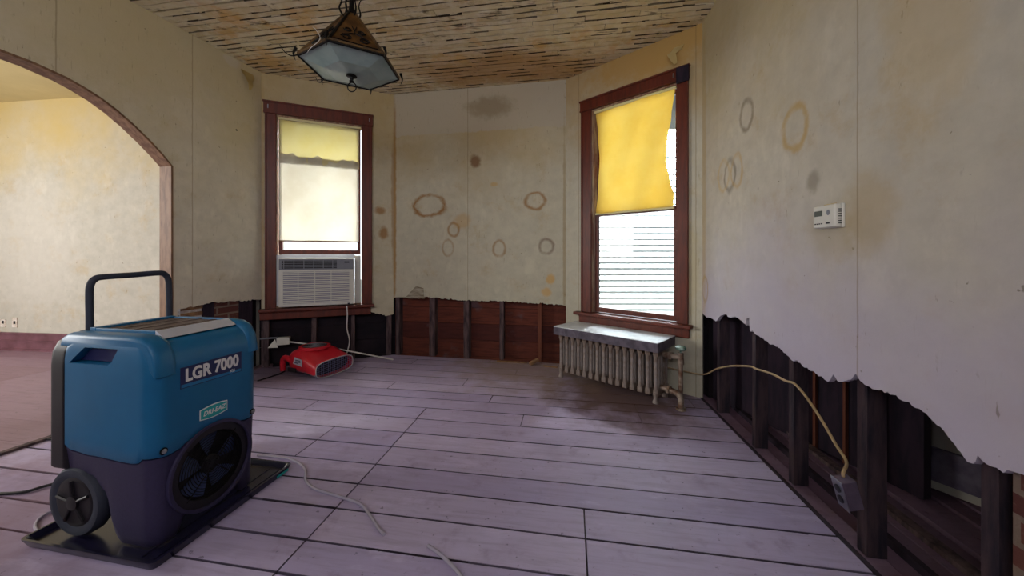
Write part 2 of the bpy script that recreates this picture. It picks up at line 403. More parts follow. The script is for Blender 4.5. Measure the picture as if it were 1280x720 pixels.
# room polygon, counter clockwise in plan
fL, fR = wf('L'), wf('R')
pLb = fL(5.3, 0, 0); pRb = fR(4.4, 0, 0)
ROOM = [(-2.459, 3.531), (pLb.x, pLb.y), (pRb.x, pRb.y), (1.469, 2.777), (.551, 3.672), (-1.320, 4.01)]
UD = Vector((.9873, -.159)); VD = Vector((.159, .9873))
def clip(poly, region):
    out = poly
    n = len(region)
    for i in range(n):
        a = Vector(region[i]); b = Vector(region[(i+1) % n]); e = b-a
        side = lambda p: e.x*(p.y-a.y)-e.y*(p.x-a.x)
        res = []
        for j in range(len(out)):
            p, q = out[j], out[(j+1) % len(out)]
            sp, sq = side(p), side(q)
            if sp >= 0: res.append(p)
            if sp*sq < 0: res.append(p+(q-p)*(sp/(sp-sq)))
        out = res
        if len(out) < 3: return []
    return out

def add_edge(bm, tl, u0, u1, va, vb, z0, z1, region, tone, seglen=.4, prob=1.0, wob=.0008):
    """dirty worn edge of a board: a thin sliver of its own width"""
    u = u0
    while u < u1-1e-6:
        e = min(u1, u+seglen*random.uniform(.5, 1.5))
        if random.random() < prob: add_board(bm, tl, u, e, va, vb, z0, z1, region, tone, dirt=random.uniform(.75, 1), wob=wob)
        u = e
def add_board(bm, tl, u0, u1, v0, v1, z0, z1, region, tone, wob=0, ud=UD, vd=VD, dirt=0.0):
    pts = []
    if wob:
        n = max(2, int((u1-u0)/.06))
        for i in range(n+1): pts.append((u0+(u1-u0)*i/n, v0+random.uniform(-wob, wob)))
        for i in range(n, -1, -1): pts.append((u0+(u1-u0)*i/n, v1+random.uniform(-wob, wob)))
    else: pts = [(u0, v0), (u1, v0), (u1, v1), (u0, v1)]
    poly = [ud*u+vd*v for u, v in pts]
    poly = clip(poly, region)
    if len(poly) < 3: return
    A = [bm.verts.new((p.x, p.y, z1)) for p in poly]; B = [bm.verts.new((p.x, p.y, z0)) for p in poly]
    dl = bm.verts.layers.float.get('dirt'); tl = bm.verts.layers.float.get('tone')
    for v in A+B: v[tl] = tone; v[dl] = dirt
    bm.faces.new(A); bm.faces.new(B[::-1])
    for i in range(len(A)):
        j = (i+1) % len(A); bm.faces.new((A[i], B[i], B[j], A[j]))

# ---------------------------------------------------------------- floor
bm = NB(); tl = tone_layer(bm)
lines = [-1.75+.168*i for i in range(18)]+[1.25, 1.428, 1.598, 1.764, 1.943, 2.111, 2.303, 2.478, 2.642, 2.783, 2.95, 3.12, 3.29, 3.46, 3.63, 3.80, 3.97]
lines = sorted(lines)
joints = {1.25: [-1.008, .061], 1.428: [-1.008, .061], 1.598: [-1.01], 1.764: [-1.013, -1.495], 1.943: [-1.018, -1.495, 1.2], 2.111: [-1.02], 2.303: [-1.026, -.315, -1.89],
          2.478: [.474], 2.642: [-.6, .474], 2.783: [-1.5, .9], 2.95: [-.9], 3.12: [.3, -2.0], 3.29: [-.5], 3.46: [-1.6]}
for i in range(len(lines)-1):
    v0, v1 = lines[i], lines[i+1]
    js = joints.get(v0)
    if js is None: js = [-1.008] if v0 > .7 and v0 < 1.3 else [random.uniform(-2.5, 1)]
    us = [-4.6]+sorted(js)+[2.4]
    for a, b in zip(us, us[1:]):
        z = random.uniform(-.0015, .0)
        g = random.uniform(.003, .0055)
        tn = random.random(); ew = random.uniform(.0015, .0045)
        add_board(bm, tl, a+.002, b-.002, v0+g+ew, v1-g, -.03, z, ROOM, tn)
        if v0 > .8: add_edge(bm, tl, a+.002, b-.002, v0+g, v0+g+ew, -.03, z-.001, ROOM, tn)
        if random.random() < .99: add_board(bm, tl, b-.0045, b-.002, v0+g, v1-g, -.03, z+.0002, ROOM, tn, dirt=.9)
struct(build('floor', bm, 'floor', keep=True), 'lavender grey painted wide plank floor with dark gaps')
# dark ground under the boards and in the wall cavities
bm = NB(); bx(bm, -7.4, 3.6, -2.2, 5.0, -.12, -.05); struct(build('floor_subfloor', bm, 'sheath_dark', keep=True), 'dark subfloor below boards and stripped wall')
# left room floor
bm = NB(); tl = tone_layer(bm)
farA = wf('FAR')(0, 0, 0); farB = wf('FAR')(4.6, 0, 0)
l0 = fL(-.15, 0, .0); l1 = fL(5.3, 0, .0)
LROOM = [(farA.x, farA.y), (farB.x, farB.y), (-7.0, -1.7), (l1.x, l1.y), (l0.x, l0.y)]
for i in range(40):
    v0 = -4+.225*i
    for u in (-7.5, -4.899, -2.3): add_board(bm, tl, u, u+2.598, v0+.001, v0+.224, -.03, .008, LROOM, random.random())
struct(build('floor_left_room', bm, 'floor_left', keep=True), 'smooth reddish brown floor of the room beyond the arch')
# arch threshold strip
bm = NB(); wbox(bm, 'L', .79, 2.6, 0, .014, -.005, .03); struct(build('trim_1', bm, 'stud', keep=True), 'worn edge strip of flooring under the arch')
# right room floor: planks run beside the stripped wall
bm = NB(); tl = tone_layer(bm)
r0 = fR(-.35, 0, 0); r1 = fR(4.4, 0, 0); r2 = fR(4.4, 0, 2.2); r3 = fR(-.35, 0, 2.2)
RROOM = [(r0.x, r0.y), (r1.x, r1.y), (r2.x, r2.y), (r3.x, r3.y)]
ud = Vector((-.132, -.991)).normalized(); vd = Vector((.991, -.132)).normalized()
off = vd.dot(Vector((1.469, 2.777)))
for i in range(24):
    w = .088
    add_board(bm, tl, -4, 4, off+.004+i*w, off+(i+1)*w-.004, -.04, random.choice((-.004, -.01, -.02)), RROOM, random.random(), ud=ud, vd=vd)
struct(build('floor_right_room', bm, 'floor_right', keep=True), 'brown plank floor running behind the open right wall')
bm = NB(); wbox(bm, 'R', -.02, 4.3, -.02, .006, -.012, .004); struct(build('trim_2', bm, 'stud_dark', keep=True), 'dark edge where floorboards meet the right wall plate')
bm = NB(); wbox(bm, 'R', .0, 4.3, -.01, .016, .30, .345); struct(build('trim_3', bm, 'stud', keep=True), 'loose batten along the floor behind the studs')
bm = NB(); wbox(bm, 'R', .0, 4.3, -.01, .02, .155, .18); struct(build('trim_4', bm, 'stud_dark', keep=True), 'dark floor batten just behind the studs')

# ---------------------------------------------------------------- ceiling
bm = NB(); tl = tone_layer(bm)
v = -2.3
while v < 4.0:
    w = .062+random.uniform(-.01, .01); g = random.uniform(.006, .012)
    u = -4.5+random.uniform(0, 1.2)-((int(v*3) % 3)*.4)
    while u < 2.4:
        L = random.choice((1.2, 1.2, .8, .4)) if v > 0 else 2.5
        if True:
            zz = CEIL-.004+random.uniform(0, .004)
            add_board(bm, tl, u+.002, u+L-.002, v+g, v+w, zz, CEIL+.012, ROOM, random.random(), wob=.005 if v > 0 else 0)
            if v > .8: add_edge(bm, tl, u, u+L, v+g-.003, v+g+random.uniform(.002, .0055), zz-.0006, CEIL+.011, ROOM, .5, .22, .5, .003)
        u += L
    v += w
struct(build('ceiling', bm, 'lath', keep=True), 'stripped ceiling of stained wooden lath with plaster residue')
bm = NB(); bx(bm, -7.4, 3.6, -2.2, 5.2, CEIL+.025, CEIL+.06); struct(build('ceiling_void', bm, 'ceiling_back', keep=True))
bm = NB(); tl = tone_layer(bm)
prism(bm, LROOM, [], lambda x, y, d: Vector((x, y, CEIL+d)), 0, .02)
struct(build('ceiling_left_room', bm, 'ceiling_far', keep=True), 'smooth yellowed ceiling beyond the arch')
bm = NB(); prism(bm, RROOM, [], lambda x, y, d: Vector((x, y, CEIL+d)), 0, .02)
struct(build('ceiling_right_room', bm, 'ceiling_far', keep=True))

# ---------------------------------------------------------------- walls
# left wall with arch; s from the bay corner towards the camera
arch = [(.759, 1.795), (.83, 1.878), (.906, 1.952), (1.003, 2.036), (1.09, 2.1), (1.18, 2.152), (1.26, 2.185), (1.336, 2.209), (1.469, 2.232), (1.62, 2.24)]
archfull = arch+[(3.24-s, z) for s, z in arch[-2::-1]]
bot = ragged([(.728, .68), (.6, .688), (.466, .703), (.3, .69), (.16, .682), (.0, .677)], .007)
out = [(0, CEIL), (5.3, CEIL), (5.3, 0), (2.481, 0)]+archfull[::-1]+[(.759, 0), (.728, 0)]+bot
bm = NB(); prism(bm, out, [], fL, 0, .02); struct(build('wall_left', bm, 'wall_left', keep=True), 'left plaster wall with wide arched opening')
out2 = [(-.3, CEIL), (5.3, CEIL), (5.3, 0), (2.481, 0)]+archfull[::-1]+[(.759, 0), (-.3, 0)]
bm = NB(); prism(bm, out2, [], fL, .092, .11); struct(build('wall_left_room_side', bm, 'wall_far', keep=True))
# jamb lining of the arch
bm = NB(); path = [(.759, 0)]+archfull+[(2.481, 0)]; inn = []
for i, p in enumerate(path):
    a = Vector(path[max(i-1, 0)]); b = Vector(path[min(i+1, len(path)-1)]); t = (b-a).normalized(); nrm = Vector((t.y, -t.x))
    inn.append((p[0]+nrm.x*.014, p[1]+nrm.y*.014))
prism(bm, [(p[0]-.0, p[1]) for p in path]+inn[::-1], [], fL, -.004, .115)
struct(build('trim_5', bm, 'wood_jamb', keep=True), 'brown wooden lining of the arched opening')
# bay left wall
w1o = [(.10, .56), (.10, 2.53), (.945, 2.53), (.945, .56)]
bot = ragged([(1.2356, .455), (1.16, .44), (1.08, .468), (1.0, .49), (.5, .52), (0, .52)], .008)
bm = NB(); prism(bm, [(0, CEIL), (1.2356, CEIL)]+bot, [w1o], wf('W1'), 0, .02); struct(build('wall_bay_left', bm, 'wall_bay_left', keep=True), 'bay wall left of centre with window')
# bay centre wall
bot = ragged([(1.9013, .59), (1.8, .60), (1.65, .612), (1.5, .609), (1.42, .62), (1.3, .628), (1.13, .626), (.95, .618), (.74, .630), (.6, .64), (.45, .645), (.375, .652)], .009)
hat = ragged([(.36, .655), (.355, .74), (.31, .755), (.27, .765), (.2, .70), (.155, .652)], .004, .02)
bm = NB(); prism(bm, [(0, CEIL), (1.9013, CEIL)]+bot+[(.02, .640), (0, .63)], [], wf('B'), 0, .02)
struct(build('wall_bay_center', bm, 'wall_back', keep=True), 'bay centre wall with brown ring stains')
# bay right wall
w2o = [(.27, .54), (.27, 2.52), (1.12, 2.52), (1.12, .54)]
bm = NB(); prism(bm, [(0, CEIL), (1.282, CEIL), (1.282, 0), (0, 0)], [w2o], wf('W2'), 0, .02); struct(build('wall_bay_right', bm, 'wall_bay_right', keep=True), 'bay wall right of centre with window')
# right wall
prof = [(4.4, .60), (2.6, .6), (2.2, .57), (1.941, .585), (1.90, .565), (1.874, .563), (1.845, .572), (1.835, .548), (1.821, .548), (1.79, .575), (1.764, .597), (1.722, .622), (1.67, .636), (1.625, .641), (1.56, .640),
        (1.512, .635), (1.47, .640), (1.452, .660), (1.435, .640), (1.40, .618), (1.36, .604), (1.34, .628), (1.326, .600), (1.312, .588), (1.27, .592), (1.22, .60), (1.161, .603), (1.12, .612),
        (1.081, .606), (1.03, .622), (.974, .640), (.9, .642), (.84, .652), (.765, .660), (.73, .672), (.70, .664), (.69, .735), (.661, .730), (.655, .69), (.6, .712), (.524, .722), (.45, .70), (.40, .714), (.33, .70), (.244, .640), (.15, .652), (.08, .64), (0, .66)]
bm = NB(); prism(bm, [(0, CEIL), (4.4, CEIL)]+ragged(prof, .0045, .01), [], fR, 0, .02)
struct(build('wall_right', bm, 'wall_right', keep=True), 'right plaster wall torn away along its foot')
bm = NB(); prism(bm, [(1.2, CEIL), (4.4, CEIL), (4.4, .75), (1.2, .75)], [], fR, .115, .13)
struct(build('wall_right_room_side', bm, 'wall_far', keep=True))
# unseen rear wall, dark to cut bounce; high opening added for the fill lamp
bp = Vector((pRb.x, pRb.y)); bq = Vector((pLb.x, pLb.y)); dB = (bp-bq); LB = dB.length; dB.normalize(); nB = Vector((dB.y, -dB.x))
fB = lambda s, z, d: Vector((bq.x+dB.x*s+nB.x*d, bq.y+dB.y*s+nB.y*d, z))
bm = NB(); prism(bm, [(0, 0), (0, CEIL), (LB, CEIL), (LB, 0)], [[(.8, 1.9), (.8, 2.75), (4.4, 2.75), (4.4, 1.9)]], fB, 0, .03)
struct(build('wall_behind', bm, 'wood_jamb', keep=True))
# far wall of left room, its window end wall and rear wall
bm = NB(); prism(bm, [(0, 0), (0, CEIL), (4.6, CEIL), (4.6, 0)], [], wf('FAR'), 0, .03); struct(build('wall_left_room_far', bm, 'wall_far', keep=True), 'cream wall seen through the arch')
fe = lambda s, z, d: Vector((farB.x+(-7.0-farB.x)*s/5.85-d, farB.y+(-1.7-farB.y)*s/5.85, z))
bm = NB(); prism(bm, [(0, 0), (0, CEIL), (5.85, CEIL), (5.85, 0)], [[(1.9, .8), (1.9, 2.6), (4.2, 2.6), (4.2, .8)]], fe, 0, .03); struct(build('wall_left_room_window', bm, 'wall_far', keep=True))
bm = NB(); bx(bm, -7.0, pLb.x-.08, -1.74, -1.7, 0, CEIL); struct(build('wall_left_room_rear', bm, 'wall_far', keep=True))
# tiered baseboard of left room
fF = wf('FAR')
bm = NB()
for z0, z1, t in ((.0, .022, .035), (.022, .10, .02), (.10, .118, .028), (.118, .185, .016), (.185, .205, .026)): wbox(bm, 'FAR', 0, 4.6, z0+.008, z1+.008, -t, 0)
M['base'] = simple('reddish_baseboard', (122, 84, 96), .4, scale=5, c2=(96, 62, 70))
struct(build('baseboard_left_room', bm, 'base', keep=True), 'tiered reddish baseboard beyond the arch')
# room beyond right wall: dark partition and pale wall with baseboard
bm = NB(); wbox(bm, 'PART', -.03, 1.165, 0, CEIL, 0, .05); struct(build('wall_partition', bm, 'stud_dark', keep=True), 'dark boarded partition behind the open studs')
bm = NB(); wbox(bm, 'RR', .3, 3.6, 0, CEIL, 0, .03); struct(build('wall_right_room', bm, 'wall_far', keep=True), 'pale wall beyond the stripped right wall')
M['base2'] = simple('grey_baseboard', (112, 104, 122), .6, scale=12, c2=(84, 76, 96))
bm = NB(); wbox(bm, 'RR', .3, 3.6, .045, .2, -.02, 0); struct(build('baseboard_right_room', bm, 'base2', keep=True), 'grey baseboard beyond the stripped right wall')
# end caps so that no daylight leaks round the wall ends
bm = NB(); q0 = fR(-.36, 0, .1); q1 = fR(-.36, 0, 2.2); bx(bm, 1.53, 3.5, 2.80, 2.84, 0, CEIL)
bx(bm, 3.45, 3.5, -1.9, 3.05, 0, CEIL); bx(bm, .9, 3.5, -1.95, -1.9, 0, CEIL)
struct(build('wall_right_room_rear', bm, 'sheath_dark', keep=True))

# sheathing behind the bay walls
def sheathing(name, key, L, mat, hole=None, d=.105):
    bm = NB(); tl = tone_layer(bm); z = -.178
    f = wf(key)
    while z < CEIL:
        h = min(.178, CEIL-z); n0 = len(bm.verts)
        spans = [(-.12, L+.12)]
        if hole and z+h > hole[2] and z < hole[3]: spans = [(-.12, hole[0]), (hole[1], L+.12)]
        for a, b in spans: prism(bm, [(a, z+.002), (a, z+h-.002), (b, z+h-.002), (b, z+.002)], [], f, d, d+.02)
        bm.verts.ensure_lookup_table(); t = random.random()
        for v in bm.verts[n0:]: v[tl] = t
        z += .178
    f0 = wf(key)
    if not hole:
        bx(bm, -.12, L+.12, d+.021, d+.03, -.2, CEIL, lambda s, dd, z: f0(s, z, dd))
    else:
        for (a, b, c, e) in ((-.12, hole[0], -.2, CEIL), (hole[1], L+.12, -.2, CEIL), (hole[0], hole[1], -.2, hole[2]), (hole[0], hole[1], hole[3], CEIL)):
            bx(bm, a, b, d+.021, d+.03, c, e, lambda s, dd, z: f0(s, z, dd))
    return struct(build(name, bm, mat, keep=True))
sheathing('wall_sheathing_center', 'B', 1.9013, 'sheath')['label'] = 'red brown sheathing boards exposed below the bay centre wall'
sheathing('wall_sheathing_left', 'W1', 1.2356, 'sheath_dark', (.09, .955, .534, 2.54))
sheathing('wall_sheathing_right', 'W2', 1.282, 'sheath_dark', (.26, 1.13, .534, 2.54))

# ---------------------------------------------------------------- studs (each its own)
def stud(key, s0, s1, d0, d1, z1, label, group, mat='stud', name='wall_stud', z0=0.0):
    if key == 'R': s0 -= .014; s1 -= .014; d1 -= .014
    bm = NB(); wbox(bm, key, s0, s1, z0, z1, d0, d1)
    bmesh.ops.subdivide_edges(bm, edges=bm.edges[:], cuts=2)
    for v in bm.verts: v.co.x += random.uniform(-.0015, .0015); v.co.y += random.uniform(-.0015, .0015)
    return tag(build(name, bm, mat), label, 'wall stud', group)
g = 'exposed studs of the right wall'
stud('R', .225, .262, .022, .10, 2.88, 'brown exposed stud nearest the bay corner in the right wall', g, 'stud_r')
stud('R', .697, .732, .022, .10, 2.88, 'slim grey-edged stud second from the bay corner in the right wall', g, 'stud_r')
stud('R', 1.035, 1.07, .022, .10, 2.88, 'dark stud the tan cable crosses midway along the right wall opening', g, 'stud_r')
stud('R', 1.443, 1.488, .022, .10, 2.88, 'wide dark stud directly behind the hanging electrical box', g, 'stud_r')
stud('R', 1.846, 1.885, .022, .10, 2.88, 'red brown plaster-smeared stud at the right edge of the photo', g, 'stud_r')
g = 'exposed studs below the bay centre wall'
for (a, b, mt, lb) in ((.018, .06, 'stud', 'leftmost rough stud under the bay centre wall at the corner'), (.412, .478, 'stud', 'broad brown stud under the crumbled plaster notch'),
                       (.805, .868, 'stud', 'pale grey stud left of the middle of the bay centre cavity'), (1.204, 1.247, 'stud', 'thin pale stud right of the middle of the bay centre cavity'),
                       (1.607, 1.648, 'stud_orange', 'thin reddish stud nearest the radiator in the bay centre cavity')):
    stud('B', a, b, .022, .10, 2.88, lb, g, mt)
g = 'exposed studs under the left bay window'
for (a, b, lb) in ((-.005, .056, 'leftmost stud below the left bay window beside the junction box'), (.43, .474, 'rough stud behind the red air mover under the left window'),
                   (.805, .842, 'thin stud under the right part of the left window sill'), (1.165, 1.215, 'stud at the corner between left window and bay centre')):
    stud('W1', a, b, .022, .10, .50, lb, g)
g = 'thin orange strips on the dark partition'
oP, dP, nP = FR['PART']
def part_s(px):
    k = (px-640)/450; return (k*oP.y-oP.x)/(dP.x-k*dP.y)
for px, lb in ((1021, 'thin orange strip on the dark partition left of the hanging box'), (1059, 'faint orange strip on the partition just left of the wide dark stud'), (1107, 'bright orange strip on the partition right of the wide dark stud')):
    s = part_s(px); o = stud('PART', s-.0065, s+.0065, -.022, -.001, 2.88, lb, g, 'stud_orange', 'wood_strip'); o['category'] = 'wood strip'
# right edge: brick infill and next stud
bm = NB(); prism(bm, [(1.892, 0), (1.892, 2.88), (1.95, 2.88), (1.95, 0)], [], fR, .03, .10)
tag(build('brick_infill', bm, 'brick'), 'crumbling brick infill between the last studs at the right edge', 'brick infill')
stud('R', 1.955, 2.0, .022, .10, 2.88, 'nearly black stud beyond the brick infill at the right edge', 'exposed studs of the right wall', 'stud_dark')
# left wall cavity
stud('L', .433, .515, .022, .09, 2.88, 'dark red brown stud between lath and brick low in the left wall', 'studs low in the left wall', 'stud_dark')
stud('L', .075, .2, .022, .09, 2.88, 'dark double stud low in the left wall next to the left window', 'studs low in the left wall', 'stud_dark')
bm = NB(); prism(bm, [(.205, 0), (.205, .75), (.43, .75), (.43, 0)], [], fL, .03, .085)
tag(build('brick_infill', bm, 'brick'), 'old brick infill low in the left wall behind the dehumidifier', 'brick infill')
M['plaster_key'] = simple('white_plaster_keys', (222, 216, 214), .9, scale=20, c2=(176, 160, 140), bump=.4)
M['lath_brown'] = simple('brown_lath', (156, 120, 84), .8, scale=10, c2=(110, 80, 60), bump=.3)
f = fL
t = thing('exposed_lath', 'short brown laths with white plaster between them beside the arch', 'lath', tuple(f(.61, 0, .04)))
for i in range(7):
    z = .33+i*.055
    bm = NB(); wbox(bm, 'L', .52, .70, z, z+.032, .03, .04); build('lath', bm, 'lath_brown', t)
bm = NB()
prism(bm, ragged([(.52, .3), (.70, .3), (.70, .73), (.52, .73), (.52, .31)], .006, .03), [], f, .042, .05)
build('plaster_key', bm, 'plaster_key', t)
bm = NB(); prism(bm, [(.705, 0), (.705, .70), (.727, .70), (.727, 0)], [[(.711, z), (.711, z+.012), (.721, z+.012), (.721, z)] for z in [.02+.03*i for i in range(22)]], f, .004, .007)
tag(build('corner_bead', bm, 'white_metal'), 'perforated white metal corner bead beside the arch foot', 'corner bead')
# exposed plaster notch in the bay centre wall
bm = NB(); prism(bm, ragged([(.375, .635), (.36, .66), (.355, .745), (.27, .768), (.2, .70), (.155, .652), (.155, .635), (.37, .635)], .003, .02), [], wf('B'), -.006, .0)
M['notch'] = simple('torn_plaster_layers', (176, 168, 150), .95, scale=8, stretch=(1, 1, 9), c2=(120, 106, 84), bump=.5)
tag(build('plaster_chunk', bm, 'notch'), 'torn layered plaster lump on the bay centre wall edge', 'broken plaster')

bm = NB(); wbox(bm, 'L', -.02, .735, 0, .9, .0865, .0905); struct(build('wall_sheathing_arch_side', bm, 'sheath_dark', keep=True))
# ---------------------------------------------------------------- windows
def window_frame(n, key, s0, s1, i0, i1, zt, zi, zs, sill, apron, block=None):
    """casing s0..s1, clear opening i0..i1; parts under a structure empty"""
    f = wf(key); base = f((s0+s1)/2, zs, 0)
    t = bpy.data.objects.new('window_%d' % n, None); COL.objects.link(t); t.location = base; struct(t, 'dark red brown framed sash window')
    for nm, a, b in (('side_casing', s0, i0), ('side_casing', i1, s1)):
        bm = NB(); wbox(bm, key, a, b, zs, zi, -.022, .001); wbox(bm, key, a+(.0 if a == s0 else b-a-.014), a+(.014 if a == s0 else b-a), zs, zi, -.032, -.022)
        build(nm, bm, 'wood_red', t, bevel=.002)
    bm = NB(); wbox(bm, key, s0-.012, s1+.008, zi, zt, -.026, .001); wbox(bm, key, s0-.018, s1+.014, zt-.012, zt+.004, -.036, .001); wbox(bm, key, s0-.012, s1+.008, zi, zi+.014, -.034, -.02)
    build('head_casing', bm, 'wood_red', t, bevel=.002)
    bm = NB()
    for a, b in ((i0-.02, i0+.004), (i1-.004, i1+.02)): wbox(bm, key, a, b, zs, zi+.02, .001, .13)
    wbox(bm, key, i0, i1, zi-.012, zi+.02, .001, .13)
    build('jamb', bm, 'jambpaint', t)
    a, b, c, d = sill
    bm = NB(); wbox(bm, key, a, b, c, d, -.075, .001); wbox(bm, key, i0-.02, i1+.02, c, d+.002, .001, .14); build('sill', bm, 'wood_red', t, bevel=.006, segs=3)
    if apron:
        a, b, c, d = apron; bm = NB(); wbox(bm, key, a, b, c, d, -.022, .022); wbox(bm, key, a, b, d-.016, d, -.032, -.02); build('apron', bm, 'wood_red', t, bevel=.003)
    return t
M['jambpaint'] = simple('cream_worn_jamb', (176, 150, 120), .6, scale=8, stretch=(3, 3, .6), c2=(120, 70, 50))
def sash(t, key, a, b, c, d, d0, st, rb, rt, mat='wood_red'):
    bm = NB()
    wbox(bm, key, a, a+st, c, d, d0, d0+.035); wbox(bm, key, b-st, b, c, d, d0, d0+.035)
    wbox(bm, key, a+st, b-st, c, c+rb, d0, d0+.035); wbox(bm, key, a+st, b-st, d-rt, d, d0, d0+.035)
    s = build('sash', bm, mat, t, bevel=.002)
    bm = NB(); wbox(bm, key, a+st-.004, b-st+.004, c+rb-.004, d-rt+.004, d0+.015, d0+.018)
    o = build('pane', bm, 'glass', s)
    return s
t1 = window_frame(1, 'W1', .033, 1.012, .125, .912, 2.625, 2.505, .58, (-.011, 1.03, .553, .582), (-.011, 1.0, .472, .553))
sash(t1, 'W1', .14, .897, 2.09, 2.48, .035, .03, .03, .03)
sash(t1, 'W1', .14, .897, 1.118, 2.09, .035, .032, .045, .03)
t2 = window_frame(2, 'W2', .196, 1.183, .303, 1.098, 2.605, 2.5, .56, (.135, 1.215, .53, .558), (.17, 1.19, .45, .53))
sash(t2, 'W2', .318, 1.084, 1.48, 2.48, .075, .03, .035, .03)
sash(t2, 'W2', .318, 1.084, .565, 1.515, .035, .03, .045, .035)
# dark corner block of window 2 and small metal shade brackets
bm = NB(); wbox(bm, 'W2', 1.10, 1.195, 2.475, 2.60, -.045, -.024); build('corner_block', bm, 'stud_dark', t2, bevel=.004)
for key, t, ss, z in (('W1', t1, (.06, .985), 2.57), ('W2', t2, (1.075,), 2.555)):
    for s in ss:
        bm = NB(); wbox(bm, key, s-.004, s+.004, z-.018, z+.018, -.033, -.026); build('shade_bracket', bm, 'steel', t)

# shades
def shade(name, key, sl, sr, z0, z1, mat, dfun, nS=24, nZ=40, label='', th=.0012, bot=None, cut=None):
    f = wf(key); bm = NB(); G = []
    for j in range(nZ+1):
        v = j/nZ; row = []
        for i in range(nS+1):
            u = i/nS; zt = z1 if cut is None else z1+cut(u); zb = z0
            z = zb+(zt-zb)*v; a = sl(z); b = sr(z); s = a+(b-a)*u
            row.append(bm.verts.new(f(s, z, dfun(u, z))))
        G.append(row)
    for j in range(nZ):
        for i in range(nS): bm.faces.new((G[j][i], G[j][i+1], G[j+1][i+1], G[j+1][i]))
    bmesh.ops.solidify(bm, geom=bm.faces[:], thickness=th)
    return bm
def pw(tab):
    def f(z):
        for (z0, a), (z1, b) in zip(tab, tab[1:]):
            if z0 <= z <= z1:
                t = (z-z0)/(z1-z0); t = t*t*(3-2*t); return a+(b-a)*t
        return tab[0][1] if z < tab[0][0] else tab[-1][1]
    return f
t = thing('roller_shade', 'bright yellow cloth shade pinched inward over the right bay window', 'window shade', tuple(wf('W2')(.7, 1.5, .01)))
bm = shade('', 'W2', pw([(1.5, .345), (1.75, .37), (2.0, .385), (2.25, .36), (2.47, .328)]), pw([(1.5, 1.06), (1.6, 1.062), (1.72, 1.03), (1.88, 1.0), (2.05, 1.012), (2.25, 1.045), (2.47, 1.072)]), 1.5, 2.465, 'shade_yellow',
           lambda u, z: .012+.012*math.sin(u*5+z*3)*(1-u)+.02*max(0, u-.8)*math.sin(z*9)+.006*math.sin(u*14-z*7))
c = build('shade_cloth', bm, 'shade_yellow', t, smooth=True)
bm = NB(); tube(bm, [wf('W2')(.335, 1.5, .012), wf('W2')(1.065, 1.495, .014)], .010); build('hem_slat', bm, 'shade_old', t, smooth=True)
bm = NB(); tube(bm, [wf('W2')(.32, 2.475, .016), wf('W2')(1.08, 2.475, .016)], .013); build('roller', bm, 'shade_old', t, smooth=True)
t = thing('roller_shade', 'torn cream and yellowed shade hanging above the air conditioner', 'window shade', tuple(wf('W1')(.52, 1.25, .01)))
tear = lambda u: .02*math.sin(u*17)+.014*math.sin(u*41+1)+.012*math.sin(u*7)
bm = shade('', 'W1', lambda z: .148, lambda z: .88, 1.255, 2.11, 'shade_cream', lambda u, z: .010+.006*math.sin(u*9+z*2)+(.012 if z > 2.05 else 0)*math.sin(u*25), cut=tear)
build('lower_cloth', bm, 'shade_cream', t, smooth=True)
bm = shade('', 'W1', lambda z: .148, lambda z: .885, 2.04, 2.47, 'shade_old', lambda u, z: .022+.005*math.sin(u*8))
build('upper_cloth', bm, 'shade_old', t, smooth=True)
bm = NB(); tube(bm, [wf('W1')(.143, 1.252, .010), wf('W1')(.886, 1.252, .010)], .007); build('hem_slat', bm, 'wood_jamb', t, smooth=True)
bm = NB(); tube(bm, [wf('W1')(.135, 2.482, .016), wf('W1')(.9, 2.482, .016)], .013); build('roller', bm, 'shade_old', t, smooth=True)

# neighbouring house clapboards outside
t = thing('neighbor_house', 'white clapboard wall of the house outside the right window', 'house', (3.2, 6.2, 0))
bm = NB()
for i in range(46):
    z = -.2+i*.1
    vs = [bm.verts.new(p) for p in ((-.4, 6.15, z), (7.5, 6.15, z), (7.5, 6.172, z+.1), (-.4, 6.172, z+.1), (-.4, 6.172, z), (7.5, 6.172, z))]
    bm.faces.new(vs[:4]); bm.faces.new((vs[0], vs[1], vs[5], vs[4]))
bx(bm, -.4, 7.5, 6.173, 6.3, -.2, 4.4)
build('siding', bm, 'siding', t)
bm = NB(); bx(bm, -.5, -.38, 6.13, 6.3, -.2, 4.4); build('corner_board', bm, 'siding', t)
M['ground'] = simple('pale_gravel_ground', (120, 120, 112), .9, scale=20)
bm = NB(); bx(bm, -12, 12, 4.35, 20, -.3, -.2); struct(build('ground', bm, 'ground', keep=True), 'pale ground outside the bay')

# ---------------------------------------------------------------- air conditioner
f1 = wf('W1')
t = thing('air_conditioner', 'white window air conditioner with louvred front above the left sill', 'air conditioner', tuple(f1(.5, .6, -.06)))
bm = NB(); wbox(bm, 'W1', .172, .83, .603, 1.075, -.10, .42); build('body', bm, 'white_metal', t, bevel=.008)
bm = NB(); wbox(bm, 'W1', .166, .835, .603, 1.08, -.135, -.10)
